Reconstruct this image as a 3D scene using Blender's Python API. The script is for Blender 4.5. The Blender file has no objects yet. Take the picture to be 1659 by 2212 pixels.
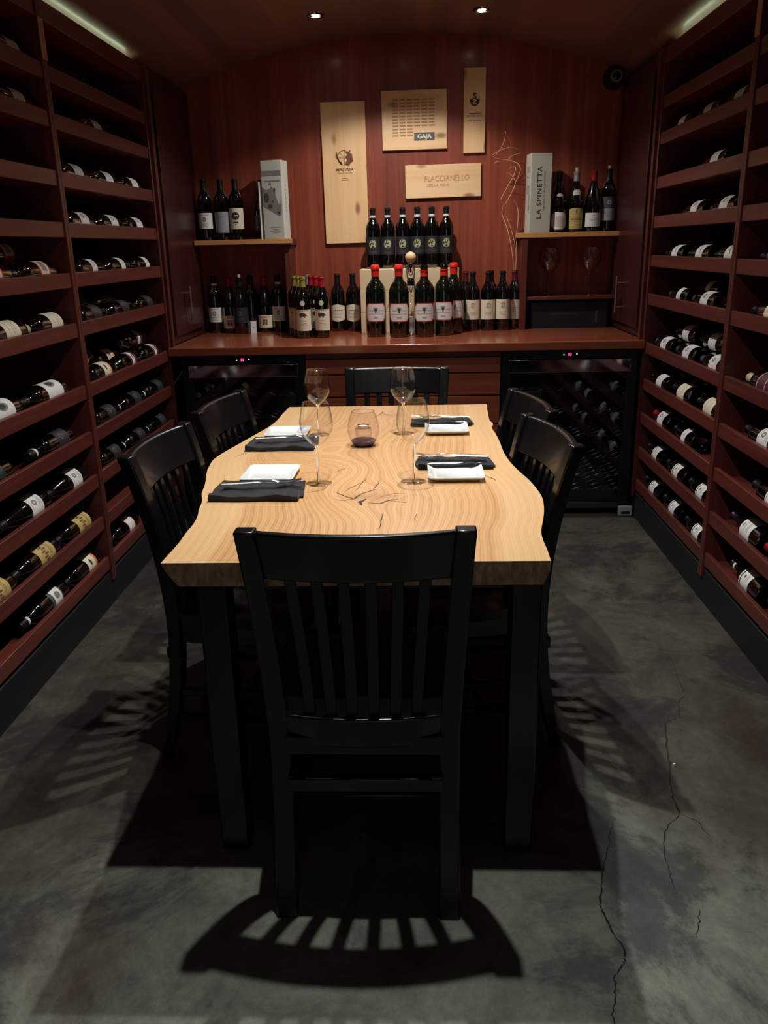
import bpy, bmesh, math, random
from mathutils import Vector, Matrix
random.seed(7)
PI = math.pi
sc = bpy.context.scene
COL = sc.collection

# ------------------------------------------------------------------ camera
CAM_H = 1.38
M = ((0.99906959, -0.00885489, -0.04220829), (0.03731453, -0.31322418, 0.94894586), (-0.02162346, -0.94963793, -0.31260234))
cam_d = bpy.data.cameras.new('camera')
cam = bpy.data.objects.new('camera', cam_d); COL.objects.link(cam)
cam.matrix_world = Matrix(((M[0][0], -M[0][1], -M[0][2], 0), (M[1][0], -M[1][1], -M[1][2], 0), (M[2][0], -M[2][1], -M[2][2], CAM_H), (0, 0, 0, 1)))
cam_d.sensor_fit = 'VERTICAL'; cam_d.sensor_height = 36.0; cam_d.sensor_width = 27.0
cam_d.lens = 1742.0 / 2212.0 * 36.0
cam_d.clip_start = 0.02
sc.camera = cam

# ------------------------------------------------------------------ world, exposure
w = bpy.data.worlds.new('world'); sc.world = w; w.use_nodes = True
w.node_tree.nodes['Background'].inputs[0].default_value = (0.80, 0.86, 1.0, 1)
w.node_tree.nodes['Background'].inputs[1].default_value = 0.34      # added fill light, entering by a made-up doorway behind the viewer
sc.view_settings.view_transform = 'Standard'; sc.view_settings.look = 'None'
sc.view_settings.exposure = 0.0; sc.view_settings.gamma = 1.0
sc.view_settings.use_curve_mapping = False
sc.cycles.max_bounces = 8; sc.cycles.transparent_max_bounces = 24
sc.cycles.sample_clamp_indirect = 3.0

# ceiling downlights: x, y, beam watts, spill watts
LCX = -0.065
LAMPS = [(LCX, 1.60, 66, 7), (LCX, 2.46, 98, 6), (LCX, 3.29, 28, 3), (LCX, 4.12, 54, 37),
         (-0.475, 4.42, 3.0, 1.2), (0.330, 4.45, 3.0, 1.2)]
LAMP_COL = (1.0, 0.955, 0.90)
COVE = 9.0

# ------------------------------------------------------------------ helpers
def lin(c):
    return tuple(((v / 255.0) / 12.92 if v / 255.0 <= 0.04045 else ((v / 255.0 + 0.055) / 1.055) ** 2.4) for v in c)

def tag(o, label=None, cat=None, group=None, kind=None):
    if label: o['label'] = label
    if cat: o['category'] = cat
    if group: o['group'] = group
    if kind: o['kind'] = kind
    return o

def empty(name, loc=(0, 0, 0), rz=0.0, label=None, cat=None, group=None):
    o = bpy.data.objects.new(name, None); COL.objects.link(o)
    o.empty_display_size = 0.05
    o.location = loc; o.rotation_euler = (0, 0, rz)
    return tag(o, label, cat, group)

def kids(o): return list(o.children)
def dup(o, parent=None):
    c = o.copy(); COL.objects.link(c)
    if parent is not None: c.parent = parent
    for ch in kids(o): dup(ch, c)
    return c

class MB:
    """collects shapes, builds ONE mesh object"""
    def __init__(s): s.v = []; s.f = []; s.m = []; s.uv = None
    def add(s, vs, fs, m=0):
        b = len(s.v); s.v += [tuple(v) for v in vs]
        for f in fs: s.f.append(tuple(b + i for i in f)); s.m.append(m)
        return s
    def box(s, x0, x1, y0, y1, z0, z1, m=0, mat=None):
        vs = [(x, y, z) for x in (x0, x1) for y in (y0, y1) for z in (z0, z1)]
        if mat is not None: vs = [mat @ Vector(v) for v in vs]
        return s.add(vs, [(0, 1, 3, 2), (4, 6, 7, 5), (0, 4, 5, 1), (2, 3, 7, 6), (0, 2, 6, 4), (1, 5, 7, 3)], m)
    def lathe(s, prof, seg=32, m=0, c=(0, 0, 0)):
        vs = []; fs = []; n = len(prof)
        for r, z in prof:
            for k in range(seg):
                a = 2 * PI * k / seg
                vs.append((c[0] + r * math.cos(a), c[1] + r * math.sin(a), c[2] + z))
        for i in range(n - 1):
            for k in range(seg):
                k2 = (k + 1) % seg
                fs.append((i * seg + k, i * seg + k2, (i + 1) * seg + k2, (i + 1) * seg + k))
        return s.add(vs, fs, m)
    def tube(s, pts, r, seg=8, m=0, cap=True):
        pts = [Vector(p) for p in pts]; n = len(pts)
        rr = r if isinstance(r, (list, tuple)) else [r] * n
        vs = []; fs = []
        t = (pts[1] - pts[0]).normalized()
        up = Vector((0, 0, 1)) if abs(t.z) < 0.9 else Vector((1, 0, 0))
        u = t.cross(up).normalized()
        for i, p in enumerate(pts):
            t = (pts[min(i + 1, n - 1)] - pts[max(i - 1, 0)]).normalized()
            u = (u - t * u.dot(t)).normalized(); v = t.cross(u)
            for k in range(seg):
                a = 2 * PI * k / seg
                vs.append(p + (u * math.cos(a) + v * math.sin(a)) * rr[i])
        for i in range(n - 1):
            for k in range(seg):
                k2 = (k + 1) % seg
                fs.append((i * seg + k, i * seg + k2, (i + 1) * seg + k2, (i + 1) * seg + k))
        if cap:
            fs.append(tuple(range(seg))[::-1]); fs.append(tuple((n - 1) * seg + k for k in range(seg)))
        return s.add(vs, fs, m)
    def sweep(s, secs, m=0):
        """list of equal-length closed rings -> skin with caps"""
        k = len(secs[0]); vs = [p for r in secs for p in r]; fs = []
        for i in range(len(secs) - 1):
            for a in range(k):
                b = (a + 1) % k
                fs.append((i * k + a, i * k + b, (i + 1) * k + b, (i + 1) * k + a))
        fs.append(tuple(range(k))[::-1]); fs.append(tuple((len(secs) - 1) * k + a for a in range(k)))
        return s.add(vs, fs, m)
    def build(s, name, mats, parent=None, loc=None, bevel=0.0, smooth=True, recalc=True, bseg=2):
        me = bpy.data.meshes.new(name)
        me.from_pydata(s.v, [], s.f)
        if not isinstance(mats, (list, tuple)): mats = [mats]
        for mm in mats: me.materials.append(mm)
        me.polygons.foreach_set('material_index', s.m)
        if recalc:
            bm = bmesh.new(); bm.from_mesh(me); bmesh.ops.recalc_face_normals(bm, faces=bm.faces); bm.to_mesh(me); bm.free()
        if smooth:
            me.polygons.foreach_set('use_smooth', [True] * len(me.polygons))
            me.set_sharp_from_angle(angle=math.radians(38))
        me.update()
        o = bpy.data.objects.new(name, me); COL.objects.link(o)
        if parent is not None: o.parent = parent
        if loc is not None: o.location = loc
        if bevel > 0:
            b = o.modifiers.new('bevel', 'BEVEL'); b.width = bevel; b.segments = bseg; b.limit_method = 'ANGLE'; b.angle_limit = math.radians(40)
        return o

def txt2d(s, size, offset=0.0, sp=1.0):
    """verts/faces of flat text centred on the origin in XY"""
    cu = bpy.data.curves.new('txt', 'FONT'); cu.body = s; cu.size = size; cu.align_x = 'CENTER'; cu.align_y = 'CENTER'
    cu.offset = offset; cu.space_character = sp; cu.resolution_u = 3
    o = bpy.data.objects.new('txt', cu); COL.objects.link(o)
    dg = bpy.context.evaluated_depsgraph_get(); dg.update()
    me = o.evaluated_get(dg).to_mesh()
    vs = [tuple(v.co) for v in me.vertices]; fs = [tuple(p.vertices) for p in me.polygons]
    o.evaluated_get(dg).to_mesh_clear()
    bpy.data.objects.remove(o); bpy.data.curves.remove(cu)
    return vs, fs

# ------------------------------------------------------------------ materials
def new_mat(name):
    m = bpy.data.materials.new(name); m.use_nodes = True
    nt = m.node_tree; b = nt.nodes['Principled BSDF']
    return m, nt, b
def mat(name, col, rough=0.5, metal=0.0, spec=0.5, ior=1.5, emit=None, es=0.0, coat=0.0, bump=0.0, bscale=200.0):
    m, nt, b = new_mat(name)
    b.inputs['Base Color'].default_value = (*lin(col), 1)
    b.inputs['Roughness'].default_value = rough; b.inputs['Metallic'].default_value = metal
    b.inputs['Specular IOR Level'].default_value = spec; b.inputs['IOR'].default_value = ior
    b.inputs['Coat Weight'].default_value = coat; b.inputs['Coat Roughness'].default_value = 0.08
    if emit: b.inputs['Emission Color'].default_value = (*lin(emit), 1); b.inputs['Emission Strength'].default_value = es
    # a whisper of surface variation keeps every material procedural
    n = nt.nodes.new('ShaderNodeTexNoise'); n.inputs['Scale'].default_value = bscale; n.inputs['Detail'].default_value = 3
    tc = nt.nodes.new('ShaderNodeTexCoord'); nt.links.new(tc.outputs['Object'], n.inputs['Vector'])
    if bump > 0:
        bp = nt.nodes.new('ShaderNodeBump'); bp.inputs['Strength'].default_value = bump; bp.inputs['Distance'].default_value = 0.002
        nt.links.new(n.outputs['Fac'], bp.inputs['Height']); nt.links.new(bp.outputs['Normal'], b.inputs['Normal'])
    else:
        mr = nt.nodes.new('ShaderNodeMapRange'); mr.inputs['To Min'].default_value = max(rough - 0.03, 0.0); mr.inputs['To Max'].default_value = rough + 0.04
        nt.links.new(n.outputs['Fac'], mr.inputs['Value']); nt.links.new(mr.outputs['Result'], b.inputs['Roughness'])
    return m

def ramp(nt, src, stops):
    r = nt.nodes.new('ShaderNodeValToRGB')
    els = r.color_ramp.elements
    while len(els) < len(stops): els.new(0.5)
    for e, (p, c) in zip(els, stops): e.position = p; e.color = (*lin(c), 1)
    nt.links.new(src, r.inputs['Fac']); return r.outputs['Color']
def noise(nt, vec, scale, detail=4, rough=0.55, dist=0.0):
    n = nt.nodes.new('ShaderNodeTexNoise'); n.inputs['Scale'].default_value = scale; n.inputs['Detail'].default_value = detail
    n.inputs['Roughness'].default_value = rough; n.inputs['Distortion'].default_value = dist
    nt.links.new(vec, n.inputs['Vector']); return n.outputs['Fac']
def mapping(nt, vec, sc3, loc=(0, 0, 0), rot=(0, 0, 0)):
    mp = nt.nodes.new('ShaderNodeMapping'); mp.inputs['Scale'].default_value = sc3; mp.inputs['Location'].default_value = loc; mp.inputs['Rotation'].default_value = rot
    nt.links.new(vec, mp.inputs['Vector']); return mp.outputs['Vector']
def mth(nt, op, a, b=None, c=None):
    n = nt.nodes.new('ShaderNodeMath'); n.operation = op
    for i, x in enumerate((a, b, c)):
        if x is None: continue
        if isinstance(x, (int, float)): n.inputs[i].default_value = x
        else: nt.links.new(x, n.inputs[i])
    return n.outputs[0]
def mixc(nt, fac, a, b, mode='MIX'):
    n = nt.nodes.new('ShaderNodeMix'); n.data_type = 'RGBA'; n.blend_type = mode
    for s, x in ((n.inputs[0], fac), (n.inputs[6], a), (n.inputs[7], b)):
        if isinstance(x, (int, float)): s.default_value = x
        elif isinstance(x, tuple): s.default_value = (*lin(x), 1)
        else: nt.links.new(x, s)
    return n.outputs[2]

def wood(name, stops, axis='z', fine=60.0, rough=0.45, coat=0.0, stretch=0.04, planks=None, bump=0.15, knots=False):
    m, nt, b = new_mat(name)
    tc = nt.nodes.new('ShaderNodeTexCoord'); oc = tc.outputs['Object']
    st = {'x': (stretch, 1, 1), 'y': (1, stretch, 1), 'z': (1, 1, stretch)}[axis]
    v = mapping(nt, oc, st)
    n1 = noise(nt, v, fine, 6, 0.65, 0.3); n2 = noise(nt, v, fine * 0.16, 4, 0.6, 0.6)
    f = mth(nt, 'ADD', mth(nt, 'MULTIPLY', n1, 0.45), mth(nt, 'MULTIPLY', n2, 0.55))
    col = ramp(nt, f, stops)
    if planks:   # (axis index, width): boards of slightly different tone
        sep = nt.nodes.new('ShaderNodeSeparateXYZ'); nt.links.new(oc, sep.inputs[0])
        q = mth(nt, 'FLOOR', mth(nt, 'DIVIDE', sep.outputs[planks[0]], planks[1]))
        wn = nt.nodes.new('ShaderNodeTexWhiteNoise'); wn.noise_dimensions = '1D'; nt.links.new(q, wn.inputs['W'])
        k = mth(nt, 'MULTIPLY_ADD', wn.outputs['Value'], planks[2], 1.0 - planks[2] / 2)
        cmb = nt.nodes.new('ShaderNodeCombineXYZ')
        for i in range(3): nt.links.new(k, cmb.inputs[i])
        mu = nt.nodes.new('ShaderNodeMix'); mu.data_type = 'RGBA'; mu.blend_type = 'MULTIPLY'; mu.inputs[0].default_value = 1
        nt.links.new(col, mu.inputs[6]); nt.links.new(cmb.outputs[0], mu.inputs[7]); col = mu.outputs[2]
    if knots:
        vo = nt.nodes.new('ShaderNodeTexVoronoi'); vo.inputs['Scale'].default_value = 8.5
        st2 = {'x': (0.45, 1, 1), 'y': (1, .45, 1), 'z': (1, 1, 0.45)}[axis]
        nt.links.new(mapping(nt, oc, st2, (0.31, 0.1, 0.7)), vo.inputs['Vector'])
        kf = mth(nt, 'LESS_THAN', vo.outputs['Distance'], 0.085)
        mr = nt.nodes.new('ShaderNodeMapRange'); mr.inputs['From Min'].default_value = 0.06; mr.inputs['From Max'].default_value = 0.17
        mr.inputs['To Min'].default_value = 0.8; mr.inputs['To Max'].default_value = 0.0; nt.links.new(vo.outputs['Distance'], mr.inputs['Value'])
        col = mixc(nt, mr.outputs[0], col, (120, 78, 50))
    nt.links.new(col, b.inputs['Base Color'])
    b.inputs['Roughness'].default_value = rough; b.inputs['Coat Weight'].default_value = coat; b.inputs['Coat Roughness'].default_value = 0.15
    bp = nt.nodes.new('ShaderNodeBump'); bp.inputs['Strength'].default_value = bump; bp.inputs['Distance'].default_value = 0.001
    nt.links.new(n1, bp.inputs['Height']); nt.links.new(bp.outputs['Normal'], b.inputs['Normal'])
    return m

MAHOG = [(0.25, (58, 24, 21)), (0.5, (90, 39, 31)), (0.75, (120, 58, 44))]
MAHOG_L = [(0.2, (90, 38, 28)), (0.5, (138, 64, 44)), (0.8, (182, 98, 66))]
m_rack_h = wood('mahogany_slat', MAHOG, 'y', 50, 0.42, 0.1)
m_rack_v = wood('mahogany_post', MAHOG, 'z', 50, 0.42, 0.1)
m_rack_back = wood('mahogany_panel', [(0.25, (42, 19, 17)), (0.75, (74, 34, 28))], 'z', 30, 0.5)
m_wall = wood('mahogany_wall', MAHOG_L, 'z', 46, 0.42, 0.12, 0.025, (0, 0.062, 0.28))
m_ceiling = wood('ceiling_boards', [(0.25, (92, 66, 54)), (0.75, (138, 102, 84))], 'y', 22, 0.42, 0.15, 0.03, (0, 0.085, 0.35))
m_counter = wood('counter_wood', [(0.25, (112, 52, 36)), (0.5, (152, 80, 54)), (0.8, (184, 108, 74))], 'x', 40, 0.22, 0.6, 0.04, (1, 0.09, 0.3))
m_drawer = wood('drawer_wood', [(0.25, (96, 44, 30)), (0.75, (158, 84, 56))], 'x', 40, 0.35, 0.2)
m_panel = wood('cabinet_wood', [(0.25, (40, 17, 18)), (0.75, (72, 29, 28))], 'z', 34, 0.38, 0.2)
m_shelf_edge = wood('shelf_edge', [(0.3, (172, 116, 66)), (0.7, (205, 150, 96))], 'x', 40, 0.4)
m_spacer = wood('pale_post', [(0.3, (150, 104, 76)), (0.7, (186, 138, 104))], 'z', 40, 0.5)
m_pine_v = wood('crate_pine_v', [(0.25, (214, 162, 108)), (0.5, (234, 192, 142)), (0.8, (244, 212, 168))], 'z', 26, 0.55, 0.0, 0.05, None, 0.1, True)
m_pine_h = wood('crate_pine_h', [(0.25, (214, 162, 110)), (0.5, (234, 194, 146)), (0.8, (244, 214, 172))], 'x', 26, 0.55, 0.0, 0.05, None, 0.1, True)
m_pine_pale = wood('crate_pine_pale', [(0.25, (206, 180, 140)), (0.8, (236, 216, 182))], 'x', 26, 0.55)
m_black_wood = mat('black_lacquer', (10, 11, 14), 0.27, 0, 0.5, coat=0.15, bump=0.04, bscale=60)
m_kick = mat('black_kick', (9, 11, 16), 0.6, bump=0.1)
m_glass_black = mat('bottle_glass', (5, 7, 6), 0.05, 0, 0.8, 1.6, coat=0.7)
m_glass_green = mat('bottle_glass_green', (9, 15, 8), 0.05, 0, 0.8, 1.6, coat=0.7)
m_lab_white = mat('label_white', (226, 226, 222), 0.6); m_lab_cream = mat('label_cream', (222, 214, 190), 0.6)
m_lab_grey = mat('label_grey', (150, 150, 158), 0.6); m_lab_dark = mat('label_dark', (38, 38, 42), 0.5)
m_lab_darkgrey = mat('label_darkgrey', (70, 70, 74), 0.55)
m_lab_red = mat('label_red', (190, 40, 42), 0.55); m_lab_orange = mat('label_orange', (226, 130, 50), 0.55)
m_lab_maroon = mat('label_maroon', (84, 34, 46), 0.55); m_lab_gold = mat('label_gold', (186, 164, 100), 0.5)
m_lab_palegold = mat('label_palegold', (168, 164, 124), 0.5); m_lab_green = mat('label_green', (62, 84, 72), 0.55); m_lab_blue = mat('label_blue', (84, 92, 118), 0.5)
m_lab_pink = mat('label_rosy', (206, 184, 176), 0.55); m_lab_coral = mat('label_coral', (214, 92, 74), 0.55)
m_ink = mat('ink', (52, 48, 48), 0.7); m_ink_soft = mat('ink_soft', (128, 124, 118), 0.7); m_ink_brown = mat('brand_brown', (112, 72, 46), 0.8)
m_ink_tan = mat('brand_tan', (176, 134, 98), 0.8); m_ink_dk = mat('brand_dark', (54, 44, 40), 0.8)
m_cap_black = mat('capsule_black', (20, 20, 24), 0.35); m_cap_red = mat('capsule_red', (150, 22, 32), 0.35)
m_wax = mat('wax_red', (214, 44, 34), 0.3); m_cap_gold = mat('capsule_gold', (150, 140, 66), 0.35, 0.3)
m_cap_silver = mat('capsule_silver', (176, 172, 180), 0.3, 0.5); m_cap_blue = mat('capsule_slate', (52, 62, 78), 0.4)
m_cork = mat('cork', (196, 186, 150), 0.7); m_band = mat('neck_band_white', (220, 220, 222), 0.6); m_dkred = mat('capsule_wine', (78, 20, 26), 0.4)
m_chrome = mat('chrome', (200, 202, 205), 0.12, 1.0); m_steel = mat('brushed_steel', (190, 188, 184), 0.28, 1.0)
m_flatware = mat('stainless_flatware', (226, 226, 226), 0.24, 1.0)
m_blackplastic = mat('black_plastic', (12, 12, 14), 0.35); m_blackgloss = mat('black_gloss', (6, 6, 8), 0.12, coat=0.3)
m_int = mat('cooler_liner', (18, 19, 22), 0.5); m_box_black = mat('black_card', (18, 21, 28), 0.45)
m_card = mat('grey_card', (188, 186, 170), 0.6); m_card2 = mat('pale_card', (196, 198, 190), 0.6)
m_twig = mat('dried_twig', (204, 156, 116), 0.7); m_porcelain = mat('porcelain', (236, 243, 244), 0.15, coat=0.4)
m_knob = mat('turned_beech', (214, 180, 140), 0.5); m_white_pl = mat('white_plastic', (150, 158, 160), 0.5)
m_bulb = mat('lamp_lens', (255, 250, 240), 0.3, emit=(255, 240, 220), es=26.0)
m_led = mat('led_strip', (220, 255, 220), 0.3, emit=(214, 240, 200), es=COVE)
m_led_off = mat('button_grey', (44, 46, 48), 0.4)
m_pink = mat('digit_pink', (255, 90, 150), 0.3, emit=(255, 60, 130), es=3.0)
m_dotg = mat('dot_green', (200, 240, 160), 0.3, emit=(190, 240, 150), es=2.0); m_dotw = mat('dot_white', (255, 220, 230), 0.3, emit=(255, 210, 225), es=2.5)
m_brick = mat('rear_wall_paint', (40, 30, 28), 0.8, bump=0.1)

def cloth_mat():
    m, nt, b = new_mat('black_napkin_cloth')
    tc = nt.nodes.new('ShaderNodeTexCoord'); oc = tc.outputs['Object']
    wv = nt.nodes.new('ShaderNodeTexWave'); wv.inputs['Scale'].default_value = 260; nt.links.new(oc, wv.inputs['Vector'])
    n = noise(nt, oc, 40, 4)
    nt.links.new(ramp(nt, n, [(0.3, (12, 14, 19)), (0.7, (25, 28, 34))]), b.inputs['Base Color'])
    b.inputs['Roughness'].default_value = 0.85; b.inputs['Sheen Weight'].default_value = 0.08
    bp = nt.nodes.new('ShaderNodeBump'); bp.inputs['Strength'].default_value = 0.3; bp.inputs['Distance'].default_value = 0.001
    nt.links.new(wv.outputs['Fac'], bp.inputs['Height']); nt.links.new(bp.outputs['Normal'], b.inputs['Normal'])
    return m
m_cloth = cloth_mat()

def thin_glass(name, tint=(250, 250, 250), refl=1.0, rough=0.025, base=0.04):
    """clear thin-walled glass: see-through with a Fresnel reflection"""
    m = bpy.data.materials.new(name); m.use_nodes = True; nt = m.node_tree; nt.nodes.clear()
    out = nt.nodes.new('ShaderNodeOutputMaterial'); mx = nt.nodes.new('ShaderNodeMixShader')
    tr = nt.nodes.new('ShaderNodeBsdfTransparent'); tr.inputs[0].default_value = (*lin(tint), 1)
    gl = nt.nodes.new('ShaderNodeBsdfGlossy'); gl.inputs['Roughness'].default_value = rough
    lw = nt.nodes.new('ShaderNodeLayerWeight'); lw.inputs['Blend'].default_value = 0.5
    p = mth(nt, 'POWER', lw.outputs['Facing'], 4.0); f = mth(nt, 'MULTIPLY_ADD', p, 0.75 * refl, base * refl)
    nt.links.new(f, mx.inputs[0]); nt.links.new(tr.outputs[0], mx.inputs[1]); nt.links.new(gl.outputs[0], mx.inputs[2])
    nt.links.new(mx.outputs[0], out.inputs[0]); return m
m_clear = thin_glass('clear_glass', (255, 255, 255), 1.15, .035, .03)
m_clear2 = thin_glass('crystal_glass', (252, 252, 252), 1.6, .05, .05)
m_rim = thin_glass('glass_foot', (250, 250, 249), 1.5, 0.06, 0.10)
m_stem = mat('glass_stem', (250, 250, 250), .04, ior=1.5); m_stem.node_tree.nodes['Principled BSDF'].inputs['Transmission Weight'].default_value = 1.0
m_purple = thin_glass('smoky_purple_glass', (253, 251, 253), .8, .04, .025)
m_purple_base = mat('crackled_purple_glass', (70, 50, 72), 0.08, 0, 0.9, bump=0.8, bscale=160)
m_door_glass = thin_glass('tinted_door_glass', (205, 207, 212), 1.0, 0.03, 0.07)

def concrete():
    m, nt, b = new_mat('stained_concrete')
    tc = nt.nodes.new('ShaderNodeTexCoord'); oc = tc.outputs['Object']
    big = noise(nt, oc, 1.1, 5, 0.6, 0.4); mid = noise(nt, oc, 4.0, 8, 0.7, 0.8); fine = noise(nt, oc, 38, 8, 0.75)
    spk = noise(nt, oc, 240, 2, 0.5)
    c = ramp(nt, mid, [(0.30, (92, 99, 92)), (0.5, (130, 138, 128)), (0.68, (156, 161, 148))])
    blot = mth(nt, 'ADD', mth(nt, 'MULTIPLY', noise(nt, mapping(nt, oc, (1, 1, 1), (3.1, 1.7, 0)), 1.6, 9, 0.72, 0.6), 0.8), mth(nt, 'MULTIPLY', fine, 0.2))
    bl = nt.nodes.new('ShaderNodeMapRange'); bl.inputs['From Min'].default_value = 0.50; bl.inputs['From Max'].default_value = 0.56; bl.inputs['To Max'].default_value = 0.75
    nt.links.new(blot, bl.inputs['Value']); c = mixc(nt, bl.outputs[0], c, (56, 60, 68))
    rd = nt.nodes.new('ShaderNodeMapRange'); rd.inputs['From Min'].default_value = 0.54; rd.inputs['From Max'].default_value = 0.66; rd.inputs['To Max'].default_value = 0.6
    nt.links.new(noise(nt, mapping(nt, oc, (1.3, 0.6, 1), (7.3, 4.1, 0)), 1.7, 6, 0.6, 0.3), rd.inputs['Value']); c = mixc(nt, rd.outputs[0], c, (92, 50, 42))
    c = mixc(nt, 0.5, c, ramp(nt, fine, [(0.3, (104, 106, 100)), (0.72, (205, 206, 192))]), 'OVERLAY')
    wt = nt.nodes.new('ShaderNodeMapRange'); wt.inputs['From Min'].default_value = 0.76; wt.inputs['From Max'].default_value = 0.80
    nt.links.new(spk, wt.inputs['Value']); c = mixc(nt, wt.outputs[0], c, (190, 192, 186))
    # browner and darker over the middle and back of the room, lighter at the near end
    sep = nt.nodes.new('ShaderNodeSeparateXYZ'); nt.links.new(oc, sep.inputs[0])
    side = mth(nt, 'MAXIMUM', mth(nt, 'SUBTRACT', mth(nt, 'ABSOLUTE', mth(nt, 'ADD', sep.outputs[0], .065)), .55), 0.0)      # the darker tone also spreads towards the racks
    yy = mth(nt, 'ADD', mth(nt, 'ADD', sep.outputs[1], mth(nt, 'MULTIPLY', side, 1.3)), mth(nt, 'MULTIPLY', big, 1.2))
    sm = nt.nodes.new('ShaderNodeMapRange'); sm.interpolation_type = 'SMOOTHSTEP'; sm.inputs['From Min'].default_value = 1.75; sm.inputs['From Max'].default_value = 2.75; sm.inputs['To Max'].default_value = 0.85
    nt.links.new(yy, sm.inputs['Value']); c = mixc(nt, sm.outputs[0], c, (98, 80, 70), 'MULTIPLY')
    nt.links.new(c, b.inputs['Base Color'])
    rg = nt.nodes.new('ShaderNodeMapRange'); rg.inputs['To Min'].default_value = 0.42; rg.inputs['To Max'].default_value = 0.7
    nt.links.new(mid, rg.inputs['Value']); nt.links.new(rg.outputs[0], b.inputs['Roughness'])
    bp = nt.nodes.new('ShaderNodeBump'); bp.inputs['Strength'].default_value = 0.3; bp.inputs['Distance'].default_value = 0.003
    nt.links.new(fine, bp.inputs['Height']); nt.links.new(bp.outputs['Normal'], b.inputs['Normal'])
    return m
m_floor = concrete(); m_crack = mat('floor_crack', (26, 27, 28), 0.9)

# ------------------------------------------------------------------ lamps (recessed downlights in the vault)
XL, XR, YB = -1.26, 1.13, 4.93
AR = 3.28; AX = -0.05; AZ = 2.472
def ceil_z(x): return AZ - AR + math.sqrt(AR * AR - (x - AX) ** 2)
def lamp(x, y, beam, spill, label, narrow=False):
    z = ceil_z(x)
    t = empty('recessed_spotlight', (x, y, z), 0, label, 'light', 'recessed ceiling spotlights')
    MB().lathe([(0.030, 0.0), (0.030, -0.004), (0.044, -0.006), (0.047, 0.0), (0.047, 0.012), (0.030, 0.012), (0.030, 0.0)], 32).build('trim_ring', m_chrome if narrow else m_steel, t)
    MB().lathe([(0.0, -0.0015), (0.010, -0.003), (0.022, -0.0015), (0.024, 0.002), (0.0, 0.002)], 24).build('bulb', m_bulb, t)
    for nm, pw, ang, bl in (('spot_beam', beam, (118 if y > 4 else 107) if not narrow else 70, 1.0), ('spot_spill', spill, 133, 0.28 if not narrow else 0.5)):
        ld = bpy.data.lights.new(nm, 'SPOT'); ld.energy = pw; ld.spot_size = math.radians(ang); ld.spot_blend = bl
        ld.shadow_soft_size = 0.016; ld.color = LAMP_COL
        lo = bpy.data.objects.new(nm, ld); COL.objects.link(lo); lo.parent = t; lo.location = (0, 0, -0.014)
    return t
names = ['ceiling spotlight over the near end of the table', 'ceiling spotlight over the middle of the table', 'ceiling spotlight over the far end of the table',
         'ceiling spotlight just in front of the back wall boards', 'small lit ceiling spotlight on the left above the tallest board', 'small lit ceiling spotlight on the right above the narrow board']
for i, (x, y, b_, s_) in enumerate(LAMPS): lamp(x, y, b_, s_, names[i], i >= 4)

# ------------------------------------------------------------------ setting
WLX, WRX, YN = -1.64, 1.51, -1.0
def struct(name, mb, m, **k): return tag(mb.build(name, m, **k), kind='structure')
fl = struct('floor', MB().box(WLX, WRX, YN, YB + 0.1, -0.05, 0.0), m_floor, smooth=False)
struct('wall_back', MB().box(WLX - .08, WRX + .08, YB, YB + 0.08, 0, 2.62), m_wall, smooth=False)
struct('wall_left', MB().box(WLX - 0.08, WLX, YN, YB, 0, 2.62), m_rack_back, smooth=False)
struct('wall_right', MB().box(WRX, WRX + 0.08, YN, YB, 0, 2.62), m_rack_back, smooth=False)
struct('wall_near', MB().box(WLX - .08, -.60, YN - 0.08, YN, 0, 2.62).box(.50, WRX + .08, YN - 0.08, YN, 0, 2.62).box(-.60, .50, YN - 0.08, YN, 2.08, 2.62), m_brick, smooth=False)  # doorway gap is made up, added to let the world fill light in
mb = MB(); n = 48; xs = [WLX + (WRX - WLX) * i / n for i in range(n + 1)]
secs = []
for yy in (YN, YB): secs.append([(x, yy, ceil_z(x)) for x in xs] + [(x, yy, 2.66) for x in (WRX, WLX)])
mb.sweep(secs); struct('ceiling', mb, m_ceiling)

def crack(paths):
    mb = MB(); random.seed(3)
    for pts, w0 in paths:
        fine = []
        for (a, b) in zip(pts[:-1], pts[1:]):
            k = 6
            for j in range(k):
                t = j / k; fine.append((a[0] + (b[0] - a[0]) * t + random.uniform(-.0035, .0035), a[1] + (b[1] - a[1]) * t + random.uniform(-.002, .002)))
        fine.append(pts[-1]); L = len(fine); vs = []; fs = []
        for i, (x, y) in enumerate(fine):
            ww = w0 * random.uniform(0.25, 1.0) * (0.3 + math.sin(PI * (i + .5) / L) * .7)
            vs += [(x - ww, y, 0.0006), (x + ww, y, 0.0006)]
        for i in range(L - 1): fs.append((2 * i, 2 * i + 1, 2 * i + 3, 2 * i + 2))
        mb.add(vs, fs)
    return mb
crack([([(0.89, 2.647), (0.865, 2.478), (0.845, 2.299), (0.809, 2.244), (0.792, 2.166), (0.736, 2.14), (0.695, 1.955), (0.668, 1.852), (0.655, 1.758), (0.655, 1.726), (0.598, 1.662), (0.574, 1.575), (0.571, 1.53), (0.565, 1.474)], .003),
       ([(0.488, 1.712), (0.46, 1.636), (0.425, 1.543), (0.409, 1.492), (0.39, 1.424), (0.391, 1.399), (0.406, 1.343), (0.415, 1.291), (0.402, 1.269), (0.38, 1.241), (0.372, 1.2), (0.354, 1.15), (0.35, 1.0)], .0032),
       ([(0.602, 1.415), (0.59, 1.383), (0.572, 1.34)], .002), ([(0.655, 1.726), (0.69, 1.70), (0.70, 1.65)], .0015)]).build('crack', m_crack, fl, smooth=False)
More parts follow.
